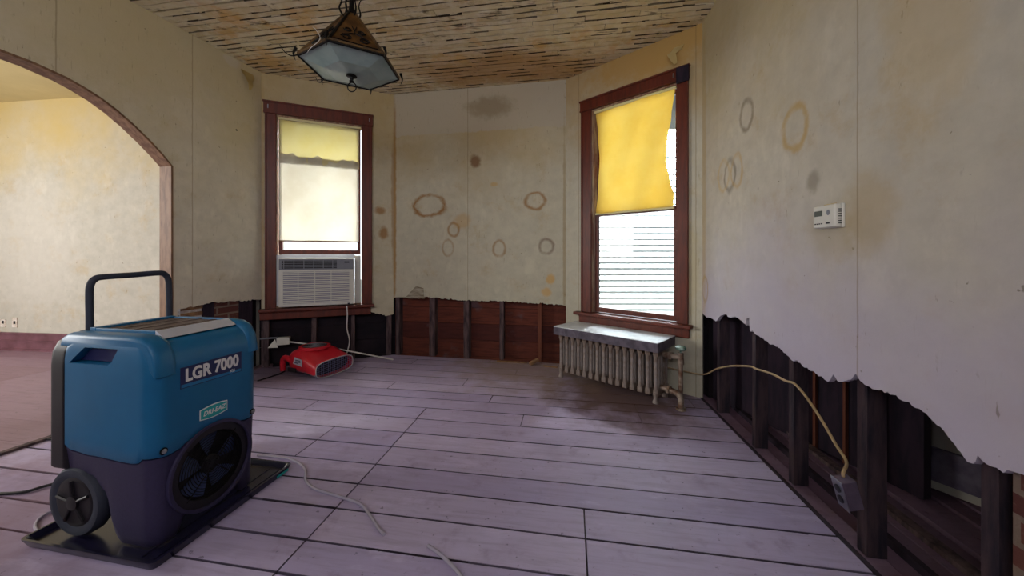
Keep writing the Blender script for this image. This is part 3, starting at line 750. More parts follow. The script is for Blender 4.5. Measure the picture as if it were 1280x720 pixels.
# dished front: recess walls
fp = build('front_panel', bm, 'white_plastic', t, bevel=.01, segs=3)
bm = NB(); wbox(bm, 'W1', .172, .829, .965, 1.07, -.142, -.134); cp = build('control_strip', bm, 'grey_plastic', t, bevel=.003)
bm = NB(); wbox(bm, 'W1', .195, .675, .978, 1.055, -.1432, -.141); vb = build('air_vent', bm, 'dark_plastic', t)
bm = NB()
for i in range(4): wbox(bm, 'W1', .195, .675, .99+i*.018, .994+i*.018, -.148, -.143)
for i in range(6): wbox(bm, 'W1', .21+i*.085, .216+i*.085, .978, 1.055, -.149, -.143)
build('vent_louvre', bm, 'grey_plastic', vb)
bm = NB(); wbox(bm, 'W1', .745, .79, 1.03, 1.045, -.1435, -.141); build('display', bm, 'dark_plastic', cp)
M['ac_slot'] = simple('shadowed_slot_plastic', (132, 130, 150), .6, var=.04)
bm = NB(); wbox(bm, 'W1', .2, .80, .632, .945, -.1362, -.134); gp = build('intake_grille', bm, 'ac_slot', t)
bm = NB()
for i in range(17):
    z = .636+i*.0185
    wbox(bm, 'W1', .2, .80, z, z+.0095, -.146, -.136)
for s in (.2, .33, .475, .62, .79): wbox(bm, 'W1', s, s+.006, .632, .945, -.147, -.136)
build('grille_slat', bm, 'white_plastic', gp)
bm = NB(); wbox(bm, 'W1', .775, .795, .603, .618, -.1375, -.134); build('power_button', bm, 'dark_plastic', t)
bm = NB(); wbox(bm, 'W1', .125, .172, .60, 1.11, .0, .012); wbox(bm, 'W1', .172, .84, 1.078, 1.118, -.01, .01); build('filler_panel', bm, 'white_metal', t)
bm = NB(); wbox(bm, 'W1', .84, .898, .60, 1.105, -.03, -.018)
for i in range(5): wbox(bm, 'W1', .845+i*.011, .849+i*.011, .60, 1.105, -.034, -.03)
build('accordion_panel', bm, 'white_plastic', t)
bm = NB(); wbox(bm, 'W1', .13, .90, .583, .5985, -.03, .1)
tag(build('wooden_shim', bm, 'wood_jamb'), 'worn wood strip under the air conditioner on the sill', 'wood strip')
cord = [f1(.765, .585, -.11), f1(.772, .5, -.12), f1(.768, .35, -.10), f1(.79, .22, -.08), f1(.775, .12, -.07), f1(.752, .05, -.10), f1(.74, .006, -.15), f1(.60, .006, -.16)]
bm = NB(); tube(bm, cr(cord), .0055); tag(build('cord', bm, 'cable_white', smooth=True), 'white cord hanging from the air conditioner to the floor', 'cord')

# ---------------------------------------------------------------- radiator
th = math.atan2(-.63, .67)
R0 = Vector((.39, 3.26)); rd = Vector((.67, -.63)).normalized()
t = thing('radiator', 'cast iron column radiator under the right bay window with metal cover', 'radiator', (R0.x, R0.y, 0), th)
LEN = .92; NS = 15; pitch = LEN/NS
# local: x along the radiator, y towards the wall
def sect_bm(foot):
    bm = NB()
    for j in range(5):
        y = .035+j*.048
        prof = [(.0, .055), (.016, .07), (.013, .12), (.0125, .33), (.017, .375), (.0, .39)]
        rings = []
        for r, z in prof[1:-1]:
            rings.append([bm.verts.new((r*1.25*math.cos(2*PI*k/10), y+r*1.1*math.sin(2*PI*k/10), z)) for k in range(10)])
        for a, b in zip(rings, rings[1:]):
            for k in range(10): bm.faces.new((a[k], a[(k+1) % 10], b[(k+1) % 10], b[k]))
        bm.faces.new(rings[0][::-1]); bm.faces.new(rings[-1])
        # raised rib on the front face of each column
    for z0, z1 in ((.055, .10), (.35, .39)):
        bx(bm, -.02, .02, .022, .24, z0, z1)
    if foot:
        for y in (.03, .21):
            for (a, b, za, zb) in ((.018, .022, .0, .075),):
                rg = []
                for zz, rr in ((0, .024), (.012, .024), (.03, .014), (.08, .018)):
                    rg.append([bm.verts.new((rr*math.cos(2*PI*k/10), y+rr*math.sin(2*PI*k/10), zz)) for k in range(10)])
                for p, q in zip(rg, rg[1:]):
                    for k in range(10): bm.faces.new((p[k], p[(k+1) % 10], q[(k+1) % 10], q[k]))
                bm.faces.new(rg[0][::-1]); bm.faces.new(rg[-1])
    return bm
s_mid = build('section', sect_bm(False), 'rad', t, smooth=50, local=True, bevel=.004); s_end = build('section', sect_bm(True), 'rad', t, smooth=50, local=True, bevel=.004)
s_end.location = (pitch*.5, .02, 0); s_mid.location = (pitch*1.5, .02, 0)
for i in range(2, NS):
    o = (s_end if i == NS-1 else s_mid).copy(); COL.objects.link(o); o.parent = t; o.location = (pitch*(i+.5), .02, 0)
bm = NB()
f_ = lambda x, y, z: (x, y, z)
vs = [(-.012, -.01), (LEN+.012, -.01), (LEN+.012, .345), (-.012, .345)]
A = [bm.verts.new((x, y, .46)) for x, y in vs]; B = [bm.verts.new((x, y, .466)) for x, y in vs]
bm.faces.new(A[::-1]); bm.faces.new(B)
for k in range(4): bm.faces.new((A[k], A[(k+1) % 4], B[(k+1) % 4], B[k]))
cv = build('cover', bm, 'galv', t, local=True, bevel=.003); cv['label'] = 'shiny pale metal cover top'
bm = NB(); bx(bm, -.011, LEN+.011, -.009, -.003, .392, .4605); bx(bm, -.011, -.005, -.009, .34, .392, .4605); bx(bm, LEN+.005, LEN+.011, -.009, .34, .392, .4605)
build('cover_skirt', bm, 'galv_side', cv, local=True, bevel=.002)
# valve and pipes, in radiator frame
bm = NB(); tube(bm, [(LEN-.01, .15, .35), (LEN+.115, .15, .35)], .022, 12); tube(bm, [(LEN+.03, .15, .35), (LEN+.055, .15, .35)], .031, 6)
tube(bm, [(LEN+.115, .15, .30), (LEN+.115, .15, .385)], [.024, .02], 12); build('valve', bm, 'pipe', t, smooth=True, local=True)
bm = NB(); tube(bm, [(LEN+.115, .15, .38), (LEN+.115, .15, .41)], .008, 8); tube(bm, [(LEN+.115, .15, .405), (LEN+.115, .15, .412), (LEN+.115, .15, .428), (LEN+.115, .15, .434)], [.03, .038, .038, .026], 14)
build('valve_knob', bm, 'green_knob', t, smooth=True, local=True)
bm = NB(); tube(bm, [(LEN+.115, .15, .31), (LEN+.115, .15, -.02)], .0165, 12); build('supply_pipe', bm, 'pipe', t, smooth=True, local=True)
bm = NB(); tube(bm, cr([(LEN-.01, .10, .115), (LEN+.05, .09, .112), (LEN+.11, .08, .105), (LEN+.14, .07, .08), (LEN+.145, .06, .03), (LEN+.145, .06, -.02)], 5), .021, 12)
tube(bm, [(LEN+.04, .092, .112), (LEN+.062, .088, .112)], .03, 6); tube(bm, [(LEN+.145, .06, .0), (LEN+.145, .06, .016)], .034, 12); build('return_pipe', bm, 'pipe', t, smooth=True, local=True)

# ---------------------------------------------------------------- dehumidifier
ta = math.atan2(.982, .19)
D = thing('dehumidifier', 'large teal and charcoal portable dehumidifier standing in a black tray', 'dehumidifier', (-1.303, 1.306, .018), ta); D.scale = (1.03, 1.03, 1.03)
LX, LY = .425, .47
def rr_perim(x0, x1, y0, y1, r, n=7, m=12):
    """rounded rectangle perimeter points, counter clockwise, starting on the fan face (y = y0)"""
    pts = []
    def seg(a, b, k):
        for i in range(k): pts.append((a[0]+(b[0]-a[0])*i/k, a[1]+(b[1]-a[1])*i/k))
    def arc(cx, cy, a0):
        for i in range(n): a = a0+PI/2*i/n; pts.append((cx+r*math.cos(a), cy+r*math.sin(a)))
    seg((x0+r, y0), (x1-r, y0), m*2); arc(x1-r, y0+r, -PI/2); seg((x1, y0+r), (x1, y1-r), m); arc(x1-r, y1-r, 0)
    seg((x1-r, y1), (x0+r, y1), m*2); arc(x0+r, y1-r, PI/2); seg((x0, y1-r), (x0, y0+r), m*2); arc(x0+r, y0+r, PI)
    return pts
bx_f = pw([(0, .342), (.05, .338), (.083, .34), (.12, .357), (.165, .373), (.22, .379), (.278, .366), (.335, .338), (.36, .331), (.43, .333)])
def bnd(x, y):      # teal / charcoal border height
    if y < .06: return bx_f(x)-.02
    if x < .06: return pw([(0, .322), (.1, .302), (.3, .312), (.39, .322), (.43, .345), (.6, .352)])(y)
    return .315
def loft(perim, rings, cap_bottom=True, cap_top=True, bm=None):
    """rings: list of functions (x, y) -> (x, y, z)"""
    bm = bm or NB(); R = [[bm.verts.new(f(x, y)) for x, y in perim] for f in rings]; n = len(perim)
    for a, b in zip(R, R[1:]):
        for k in range(n): bm.faces.new((a[k], a[(k+1) % n], b[(k+1) % n], b[k]))
    for ring, flag, rev in ((R[0], cap_bottom, True), (R[-1], cap_top, False)):
        if not flag: continue
        c = sum((v.co for v in ring), Vector())/n; cvv = bm.verts.new(c)
        for k in range(n):
            q = (ring[k], ring[(k+1) % n], cvv); bm.faces.new(q[::-1] if rev else q)
    return bm
per = rr_perim(0, LX, 0, LY, .05)
cx, cy = LX/2, LY/2
def inset(x, y, d, dy=None):
    dy = d if dy is None else dy
    return (cx+(x-cx)*(1-d/cx), cy+(y-cy)*(1-dy/cy))
TOP = .735
def ring_at(fr, d=0, dy=None):
    def f(x, y):
        X, Y = inset(x, y, d, dy); b = bnd(x, y)+.003
        return (X, Y, b+(TOP-b)*fr)
    return f
rings = [ring_at(0, .004), ring_at(0.012)]+[ring_at(k/8) for k in range(1, 6)]
for a in range(0, 7):
    th_ = PI/2*a/6; rings.append(lambda x, y, th_=th_: (*inset(x, y, .012*(1-math.cos(th_)), .075*(1-math.cos(th_))), (TOP-.10)+.10*math.sin(th_)))
rings.append(lambda x, y: (*inset(x, y, .03, .10), TOP))
bm = loft(per, rings)
shell = build('upper_shell', bm, 'teal', D, smooth=50, local=True)
shell['label'] = 'teal plastic upper shell'
# handle recess in near face
cut = NB(); prism(cut, [(.395, .652), (.325, .712), (.165, .712), (.19, .665), (.21, .652)], [], lambda s, z, d: Vector((d, s, z)), -.03, .045)
def boolean(o, cbm, nm):
    bmesh.ops.recalc_face_normals(cbm, faces=cbm.faces)
    me = bpy.data.meshes.new(nm); cbm.to_mesh(me); cbm.free()
    co = bpy.data.objects.new(nm, me); COL.objects.link(co); co.parent = o.parent
    bpy.context.view_layer.update()
    md = o.modifiers.new('cut', 'BOOLEAN'); md.operation = 'DIFFERENCE'; md.object = co; md.solver = 'EXACT'
    dg = bpy.context.evaluated_depsgraph_get(); ev = o.evaluated_get(dg)
    nm_ = bpy.data.meshes.new_from_object(ev); o.modifiers.remove(md)
    o.data = nm_; bpy.data.objects.remove(co)
boolean(shell, cut, 'cutter')
bm = NB(); prism(bm, [(.39, .656), (.325, .709), (.17, .709), (.195, .668), (.21, .656)], [], lambda s, z, d: Vector((d, s, z)), .03, .034)
build('grip_recess', bm, 'navy', shell, local=True)
# shoulders that flank the vent
def shoulder(x0, x1, nm):
    bm = NB(); prof = [(.08, .722), (.035, .67), (-.003, .61), (-.002, .66), (.008, .70), (.030, .735), (.065, .754), (.12, .760), (.42, .760), (.45, .745), (.458, .722)]
    R = []
    for x, ins in ((x0, .012), (x0+.008, .003), (x0+.02, 0), (x1-.02, 0), (x1-.008, .003), (x1, .012)):
        R.append([bm.verts.new((x, LY/2+(y-LY/2)*(1-ins*2), z-ins*(1 if z > .65 else 0))) for y, z in prof])
    for a, b in zip(R, R[1:]):
        for k in range(len(prof)): j = (k+1) % len(prof); bm.faces.new((a[k], a[j], b[j], b[k]))
    bm.faces.new(R[0][::-1]); bm.faces.new(R[-1]); return build(nm, bm, 'teal', D, smooth=40, local=True, bevel=.004)
shoulder(.006, .078, 'shoulder'); shoulder(LX-.06, LX-.004, 'shoulder')
# top vent frame and grille
bm = NB(); prism(bm, [(.058, .739), (.066, .745), (.104, .768), (.104, .74)], [], lambda y, z, d: Vector((d, y, z)), .078, LX-.06); build('vent_trim', bm, 'trim_metal', D, local=True, bevel=.002)['label'] = 'bright metal strip along the vent'
bm = NB(); bx(bm, .078, LX-.06, .40, .43, .735, .768); bx(bm, .078, .09, .104, .40, .735, .766); bx(bm, LX-.072, LX-.06, .104, .40, .735, .766); build('vent_frame', bm, 'teal', D, local=True, bevel=.002)
bm = NB(); bx(bm, .09, LX-.072, .104, .40, .735, .752); vg = build('top_vent', bm, 'housing_dark', D, local=True)
M['vent_wire'] = simple('bronze_vent_wire', (128, 110, 100), .4, .6)
bm = NB()
n = 17
for i in range(n): x = .095+i*(LX-.172)/(n-1); bx(bm, x-.0018, x+.0018, .104, .40, .757, .761)
for i in range(3): y = .16+i*.08; bx(bm, .09, LX-.072, y-.002, y+.002, .761, .764)
build('vent_grille', bm, 'vent_wire', vg, local=True)
# lower housing
def bot_h(x, y):
    # legs reach the tray at the corners on the fan side; raised under the fan and around the wheel
    if y < .05:
        return pw([(0, 0), (.085, 0), (.10, .05), (.13, .062), (.32, .05), (.345, .03), (.36, 0), (.43, 0)])(x)
    if x < .06: return pw([(0, 0), (.165, 0), (.19, .04), (.235, .18), (.30, .235), (.47, .24)])(y)
    if x > LX-.06: return pw([(0, 0), (.10, 0), (.15, .1), (.30, .2), (.47, .2)])(y)
    return .2
def lring(fr, taper=0):
    def f(x, y):
        b0 = bot_h(x, y); b1 = bnd(x, y)-.001; t_ = taper*(1-fr)
        X, Y = inset(x, y, t_); z = b0+(b1-b0)*fr; return (X, Y, z)
    return f
per2 = rr_perim(.003, LX-.003, .003, LY, .048)
bm = loft(per2, [lring(0, .016), lring(.04, .008)]+[lring(k/8, .008) for k in range(1, 9)])
low = build('lower_housing', bm, 'housing', D, smooth=50, local=True)
FC = (.215, .198)   # fan centre on the fan face
def disc_cut(r, y0, y1, seg=48):
    b = NB(); prism(b, [(FC[0]+r*math.cos(2*PI*k/seg), FC[1]+r*math.sin(2*PI*k/seg)) for k in range(seg)], [], lambda s, z, d: Vector((s, d, z)), y0, y1); return b
boolean(low, disc_cut(.162, -.05, .05), 'cutter')
circ = lambda r, y, seg=56: [(FC[0]+r*math.cos(2*PI*k/seg), y, FC[1]+r*math.sin(2*PI*k/seg)) for k in range(seg)]
bm = NB(); ringo = [(FC[0]+.170*math.cos(2*PI*k/56), FC[1]+.170*math.sin(2*PI*k/56)) for k in range(56)]; ringi = [(FC[0]+.158*math.cos(2*PI*k/56), FC[1]+.158*math.sin(2*PI*k/56)) for k in range(56)]
prism(bm, ringo, [ringi[::-1]], lambda s, z, d: Vector((s, d, z)), -.006, .012)
bz = build('fan_bezel', bm, 'housing', D, smooth=True, local=True, bevel=.003)
bm = NB(); ringo = [(FC[0]+.160*math.cos(2*PI*k/56), FC[1]+.160*math.sin(2*PI*k/56)) for k in range(56)]; ringi = [(FC[0]+.128*math.cos(2*PI*k/56), FC[1]+.128*math.sin(2*PI*k/56)) for k in range(56)]
prism(bm, ringo, [ringi[::-1]], lambda s, z, d: Vector((s, d, z)), .006, .04)
build('fan_ring', bm, 'housing_dark', D, smooth=True, local=True)
bm = NB()
for r in [.02+.0098*i for i in range(12)]: tube(bm, circ(r, .002+.004*(r/.128)**2, 40), .0014, 5, closed=True)
for k in range(4):
    a = PI/4+k*PI/2; tube(bm, [(FC[0]+.015*math.cos(a), .001, FC[1]+.015*math.sin(a)), (FC[0]+.14*math.cos(a), .006, FC[1]+.14*math.sin(a))], .0022, 6)
gg = build('fan_grille', bm, 'iron', D, smooth=True, local=True)
bm = NB(); prism(bm, [(FC[0]+.128*math.cos(2*PI*k/32), FC[1]+.128*math.sin(2*PI*k/32)) for k in range(32)], [], lambda s, z, d: Vector((s, d, z)), .046, .049); build('fan_shroud', bm, 'housing_dark', D, local=True)
bm = NB()
for k in range(5):
    a0 = k*2*PI/5+.3; V = []
    for rr_, sp in ((.034, .30), (.08, .42), (.118, .40)):
        V.append([bm.verts.new((FC[0]+rr_*math.cos(a0+q*sp), .03-.012*q, FC[1]+rr_*math.sin(a0+q*sp))) for q in (-1, -.3, .4, 1)])
    for p, q in zip(V, V[1:]):
        for j in range(3): bm.faces.new((p[j], p[j+1], q[j+1], q[j]))
bmesh.ops.solidify(bm, geom=bm.faces[:], thickness=.003)
fanb = build('fan_blades', bm, 'blade', D, smooth=True, local=True)
bm = NB(); lathe(bm, [(.036, .045), (.036, .018), (.028, .012)], 24, lambda x, y, z: Vector((FC[0]+x, z, FC[1]+y))); build('fan_hub', bm, 'housing_dark', fanb, smooth=True, local=True)
# dark back spine and handle
per3 = rr_perim(-.002, LX+.002, LY-.062, .494, .016, 5, 4)
bm = loft(per3, [lambda x, y: (*((cx+(x-cx)*.97), y), .25), lambda x, y: (x, y, .26), lambda x, y: (x, y, .64), lambda x, y: (cx+(x-cx)*.985, y-.002, .69), lambda x, y: (cx+(x-cx)*.93, y-.008, .725), lambda x, y: (cx+(x-cx)*.84, y-.014, .742)])
build('back_spine', bm, 'housing_dark', D, smooth=45, local=True)
hp = [(.105, .478, .70), (.105, .478, .80), (.105, .48, .885), (.108, .481, .93), (.122, .482, .955), (.15, .482, .963), (.25, .482, .966), (.35, .482, .97), (.378, .482, .96), (.39, .481, .933), (.392, .48, .885), (.392, .478, .80), (.392, .478, .70)]
bm = NB(); tube(bm, cr(hp, 5), .0125, 12); build('handle', bm, 'rubber', D, smooth=True, local=True)['label'] = 'dark U-shaped push handle'
bm = NB()
for x in (.105, .392):
    bm = NB(); bx(bm, x-.024, x+.024, .456, .494, .735, .752); build('handle_bracket', bm, 'housing_dark', D, local=True, bevel=.004)
# wheels: axle runs along x
def wheel(x0, x1, nm):
    Cy, Cz, r = .378, .130, .130
    bm = NB(); seg = 40
    prof = [(r*.70, x0+.006), (r*.80, x0), (r*.93, x0+.002), (r, x0+.014), (r, x1-.014), (r*.93, x1-.002), (r*.70, x1)]
    lathe(bm, prof, seg, lambda x, y, z: Vector((z, Cy+x, Cz+y)))
    wl_ = build(nm, bm, 'rubber', D, smooth=40, local=True)
    bm = NB(); lathe(bm, [(r*.70, x0+.0055), (r*.66, x0+.004), (r*.60, x0+.0035), (r*.2, x0+.0042), (r*.2, x0-.004), (r*.1, x0-.006)], seg, lambda x, y, z: Vector((z, Cy+x, Cz+y)))
    for k in range(5):
        a = k*2*PI/5+.2; tube(bm, [(x0+.001, Cy+.2*r*math.cos(a), Cz+.2*r*math.sin(a)), (x0+.001, Cy+.62*r*math.cos(a), Cz+.62*r*math.sin(a))], .006, 6)
    build('hub_cap', bm, 'housing_dark', wl_, smooth=40, local=True); return wl_
wheel(.0, .055, 'wheel'); wheel(LX-.055, LX, 'wheel')
bm = NB(); tube(bm, [(.05, .378, .130), (LX-.05, .378, .130)], .01, 10); build('axle', bm, 'steel', D, smooth=True, local=True)
# screws
for (x, z) in ((.033, .345), (.39, .338)):
    bm = NB(); lathe(bm, [(.0085, .0), (.0085, -.005), (.004, -.008)], 14, lambda a, b, c: Vector((x+a, c, z+b))); sc_ = build('bolt', bm, 'steel', D, smooth=True, local=True)
    bm = NB(); lathe(bm, [(.013, .0005), (.013, -.002)], 14, lambda a, b, c: Vector((x+a, c, z+b))); build('washer', bm, 'iron', sc_, local=True)
# decals
def text(body, size, loc, mat, parent, bold=0.0, extr=.0006, sx=1.0, shear=0):
    cu = bpy.data.curves.new('lettering', 'FONT'); cu.body = body; cu.size = size; cu.extrude = extr; cu.offset = bold; cu.align_x = 'CENTER'; cu.align_y = 'CENTER'; cu.shear = shear
    tmp = bpy.data.objects.new('lettering', cu); COL.objects.link(tmp)
    dg = bpy.context.evaluated_depsgraph_get(); me = bpy.data.meshes.new_from_object(tmp.evaluated_get(dg)); bpy.data.objects.remove(tmp)
    me.materials.clear(); me.materials.append(M[mat])
    for v in me.vertices: v.co.x *= sx
    o = bpy.data.objects.new('lettering', me); COL.objects.link(o); o.parent = parent; o.location = loc; o.rotation_euler = (PI/2, 0, 0); return o
dz = -.0
bm = NB(); prism(bm, [(.088, .548), (.335, .54), (.335, .628), (.088, .628)], [], lambda s, z, d: Vector((s, d, z)), -.0016, .001); de = build('name_decal', bm, 'navy', shell, local=True); de['label'] = 'navy nameplate with pale lettering'
M['decal_blue'] = simple('decal_teal_strip', (30, 112, 165), .5, var=.02)
bm = NB(); prism(bm, [(.091, .551), (.332, .543), (.332, .553), (.091, .563)], [], lambda s, z, d: Vector((s, d, z)), -.0022, -.0015); build('decal_stripe', bm, 'decal_blue', de, local=True)
text('LGR 7000', .066, (.212, -.0025, .5925), 'letter', de, bold=.0022, sx=.80)
text('XLi', .018, (.292, -.0025, .5555), 'letter', de, sx=.9)
def lens(x0, x1, z0, z1, k=.006, n=10):
    top = [(x0+(x1-x0)*i/n, z1+k*math.sin(PI*i/n)) for i in range(n+1)]; b = [(x1-(x1-x0)*i/n, z0-k*math.sin(PI*i/n)) for i in range(n+1)]; return top+b
bm = NB(); prism(bm, lens(.158, .27, .398, .438, .007), [], lambda s, z, d: Vector((s, d, z)), -.0022, .001); bd = build('maker_badge', bm, 'letter', shell, local=True)
bm = NB(); prism(bm, lens(.161, .267, .401, .435, .006), [], lambda s, z, d: Vector((s, d, z)), -.003, -.002); build('badge_field', bm, 'badge', bd, local=True)
text('DRI-EAZ', .026, (.214, -.0034, .418), 'letter', bd, bold=.0004, sx=.92, shear=.25)

# ---------------------------------------------------------------- tray
TA = math.atan2(.597, .108)
Tr = thing('drip_tray', 'shallow glossy black plastic tray on the floor under the dehumidifier', 'tray', (-1.243, 1.243, 0), TA)
bm = NB(); L_, Wd = .625, .625
per4 = rr_perim(0, L_, 0, Wd, .02, 4, 2)
def ofs(d, z):
    return lambda x, y: (L_/2+(x-L_/2)*(1-2*d/L_), Wd/2+(y-Wd/2)*(1-2*d/Wd), z)
bm = loft(per4, [ofs(.012, .001), ofs(0, .030), ofs(.0, .034), ofs(.008, .034), ofs(.012, .030), ofs(.022, .0125)])
bx(bm, .04, L_-.04, .045, .052, .0125, .0155); bx(bm, .04, L_-.04, .10, .106, .0125, .0155)
build('tray_basin', bm, 'tray', Tr, smooth=35, local=True)
bm = NB(); bx(bm, L_-.10, L_-.03, -.0012, .0, .011, .023); build('tray_sticker', bm, 'badge', Tr, local=True)

# ---------------------------------------------------------------- red air mover
am = math.atan2(-.387, .92)
A = thing('air_mover', 'low red air mover fan with wide mesh outlet on the floor', 'floor fan', (-1.845, 3.42, 0), am)
def sect(x, w, z0, z1, p=3.2, n=32):
    pts = []
    for k in range(n):
        a = 2*PI*k/n; c, s = math.cos(a), math.sin(a)
        pts.append((x, w/2*math.copysign(abs(c)**(2/p), c), (z0+z1)/2+(z1-z0)/2*math.copysign(abs(s)**(2/p), s)))
    return pts
S = [(-.235, .10, .07, .14), (-.225, .20, .05, .175), (-.19, .30, .035, .215), (-.12, .375, .025, .238), (-.03, .395, .02, .24), (.05, .395, .016, .225), (.13, .40, .012, .19), (.20, .41, .008, .165), (.225, .415, .006, .16)]
bm = NB(); R = [[bm.verts.new(p) for p in sect(*s)] for s in S]
for a, b in zip(R, R[1:]):
    for k in range(32): bm.faces.new((a[k], a[(k+1) % 32], b[(k+1) % 32], b[k]))
bm.faces.new(R[0][::-1])
inner = [bm.verts.new(p) for p in sect(.225, .395, .014, .152)]; back = [bm.verts.new(p) for p in sect(.17, .38, .02, .15)]
for a, b in ((R[-1], inner), (inner, back)):
    for k in range(32): bm.faces.new((a[k], a[(k+1) % 32], b[(k+1) % 32], b[k]))
bm.faces.new(back)
body = build('housing', bm, ['red_plastic', 'dark_plastic', 'grey_plastic'], A, smooth=60, local=True)
for p in body.data.polygons:
    c = p.center
    if len(p.vertices) > 10 and c.x > .1: p.material_index = 1
    elif c.z < .055 and p.normal.z < .3: p.material_index = 2
bm = NB()
for i in range(17):
    y = -.19+i*.0238
    tube(bm, [(.222, y, .018), (.222, y, .148)], .0016, 5)
for i in range(8): z = .022+i*.0175; tube(bm, [(.224, -.197+.01*(i in (0, 7)), z), (.224, .197-.01*(i in (0, 7)), z)], .0016, 5)
build('outlet_mesh', bm, 'blue_mesh', A, smooth=True, local=True)
bm = NB(); tube(bm, sect(.228, .405, .010, .156, n=40), .004, 6, closed=True); build('outlet_rim', bm, 'white_metal', A, smooth=True, local=True)
bm = NB(); lathe(bm, [(.135, .228), (.135, .244), (.118, .252), (.108, .246)], 36, lambda x, y, z: Vector((x-.04, y, z))); build('inlet_ring', bm, 'red_plastic', A, smooth=True, local=True)
bm = NB(); lathe(bm, [(.108, .245), (.108, .2475)], 32, lambda x, y, z: Vector((x-.04, y, z))); build('inlet_well', bm, 'dark_plastic', A, local=True)
bm = NB()
for r in (.02, .038, .056, .074, .092): tube(bm, [(-.04+r*math.cos(2*PI*k/28), r*math.sin(2*PI*k/28), .252) for k in range(28)], .0018, 5, closed=True)
for k in range(6): a = k*PI/3; tube(bm, [(-.04, 0, .252), (-.04+.106*math.cos(a), .106*math.sin(a), .25)], .0018, 5)
build('inlet_grille', bm, 'grey_plastic', A, smooth=True, local=True)
for y in (-.16, .16):
    bm = NB(); tube(bm, cr([(-.12, y, .12), (-.20, y, .15), (-.25, y, .14), (-.262, y, .07), (-.255, y, .012)], 4), [.03]*9+[.026]*8, 10) if False else tube(bm, cr([(-.12, y, .12), (-.20, y, .15), (-.25, y, .14), (-.262, y, .07), (-.255, y, .026)], 4), .024, 10)
    build('stand_leg', bm, 'red_plastic', A, smooth=True, local=True)
bm = NB(); tube(bm, [(-.255, -.17, .135), (-.255, .17, .135)], .016, 10); build('carry_handle', bm, 'red_plastic', A, smooth=True, local=True)
bm = NB(); prism(bm, [(-.06, .128), (.06, .112), (.05, .168), (-.05, .185)], [], lambda s, z, d: Vector((s, -.2035-d+(z-.128)*.14, z)), 0, .003); lp = build('label_plate', bm, 'trim_metal', A, local=True)
bm = NB()
for x0, x1, z in ((-.035, .03, .158), (-.03, .035, .146), (-.04, .01, .136)): prism(bm, [(x0, z), (x1, z-.003), (x1, z+.004), (x0, z+.007)], [], lambda s, z, d: Vector((s, -.2068-d+(z-.128)*.14, z)), 0, .001)
build('label_print', bm, 'navy', lp, local=True)
bm = NB(); bx(bm, -.13, -.03, -.2035, -.196, .05, .085); build('control_plate', bm, 'dark_plastic', A, local=True)

# ---------------------------------------------------------------- hexagonal lantern
ZL = 1.1+1.1; LC = Vector((-.94, 2.11)); RL = .27
Lp = thing('ceiling_lantern', 'hexagonal metal and glass lantern hanging by an iron stem from the lath ceiling', 'ceiling lamp', (LC.x, LC.y, ZL-.02))
def hexv(r, z, k): a = PI/6+k*PI/3; return Vector((r*math.cos(a), r*math.sin(a), z))
M['lamp_glass'] = None
mg = Mat('milky_teal_glass', .12, 0, .6); nn = mg.noise(mg.tc.outputs['Object'], 6, 4)
mg.color(mg.mix(mg.step(nn, .35, .7), lin((214, 236, 230)), lin((188, 216, 212)))); M['lamp_glass'] = mg.m
M['amber'] = simple('amber_panel', (132, 92, 46), .5, scale=14, c2=(84, 54, 28))
bm = NB(); o_ = [bm.verts.new(hexv(RL-.006, .02, k)) for k in range(6)]; i_ = [bm.verts.new(hexv(RL*.55, -.015, k)) for k in range(6)]; c_ = bm.verts.new((0, 0, -.022))
for k in range(6): j = (k+1) % 6; bm.faces.new((o_[k], o_[j], i_[j], i_[k])); bm.faces.new((i_[k], i_[j], c_))
bmesh.ops.solidify(bm, geom=bm.faces[:], thickness=.003)
build('glass_pan', bm, 'lamp_glass', Lp, local=True)['label'] = 'pale teal glass bottom'
bm = NB(); tube(bm, [hexv(RL, .02, k) for k in range(6)], .006, 6, closed=True); build('rim', bm, 'iron', Lp, local=True)
bm = NB(); tube(bm, [hexv(RL-.002, .032, k) for k in range(6)], .0095, 6, closed=True); build('brass_band', bm, 'brass', Lp, local=True)
AP = .33
ro, rt = RL-.004, .03
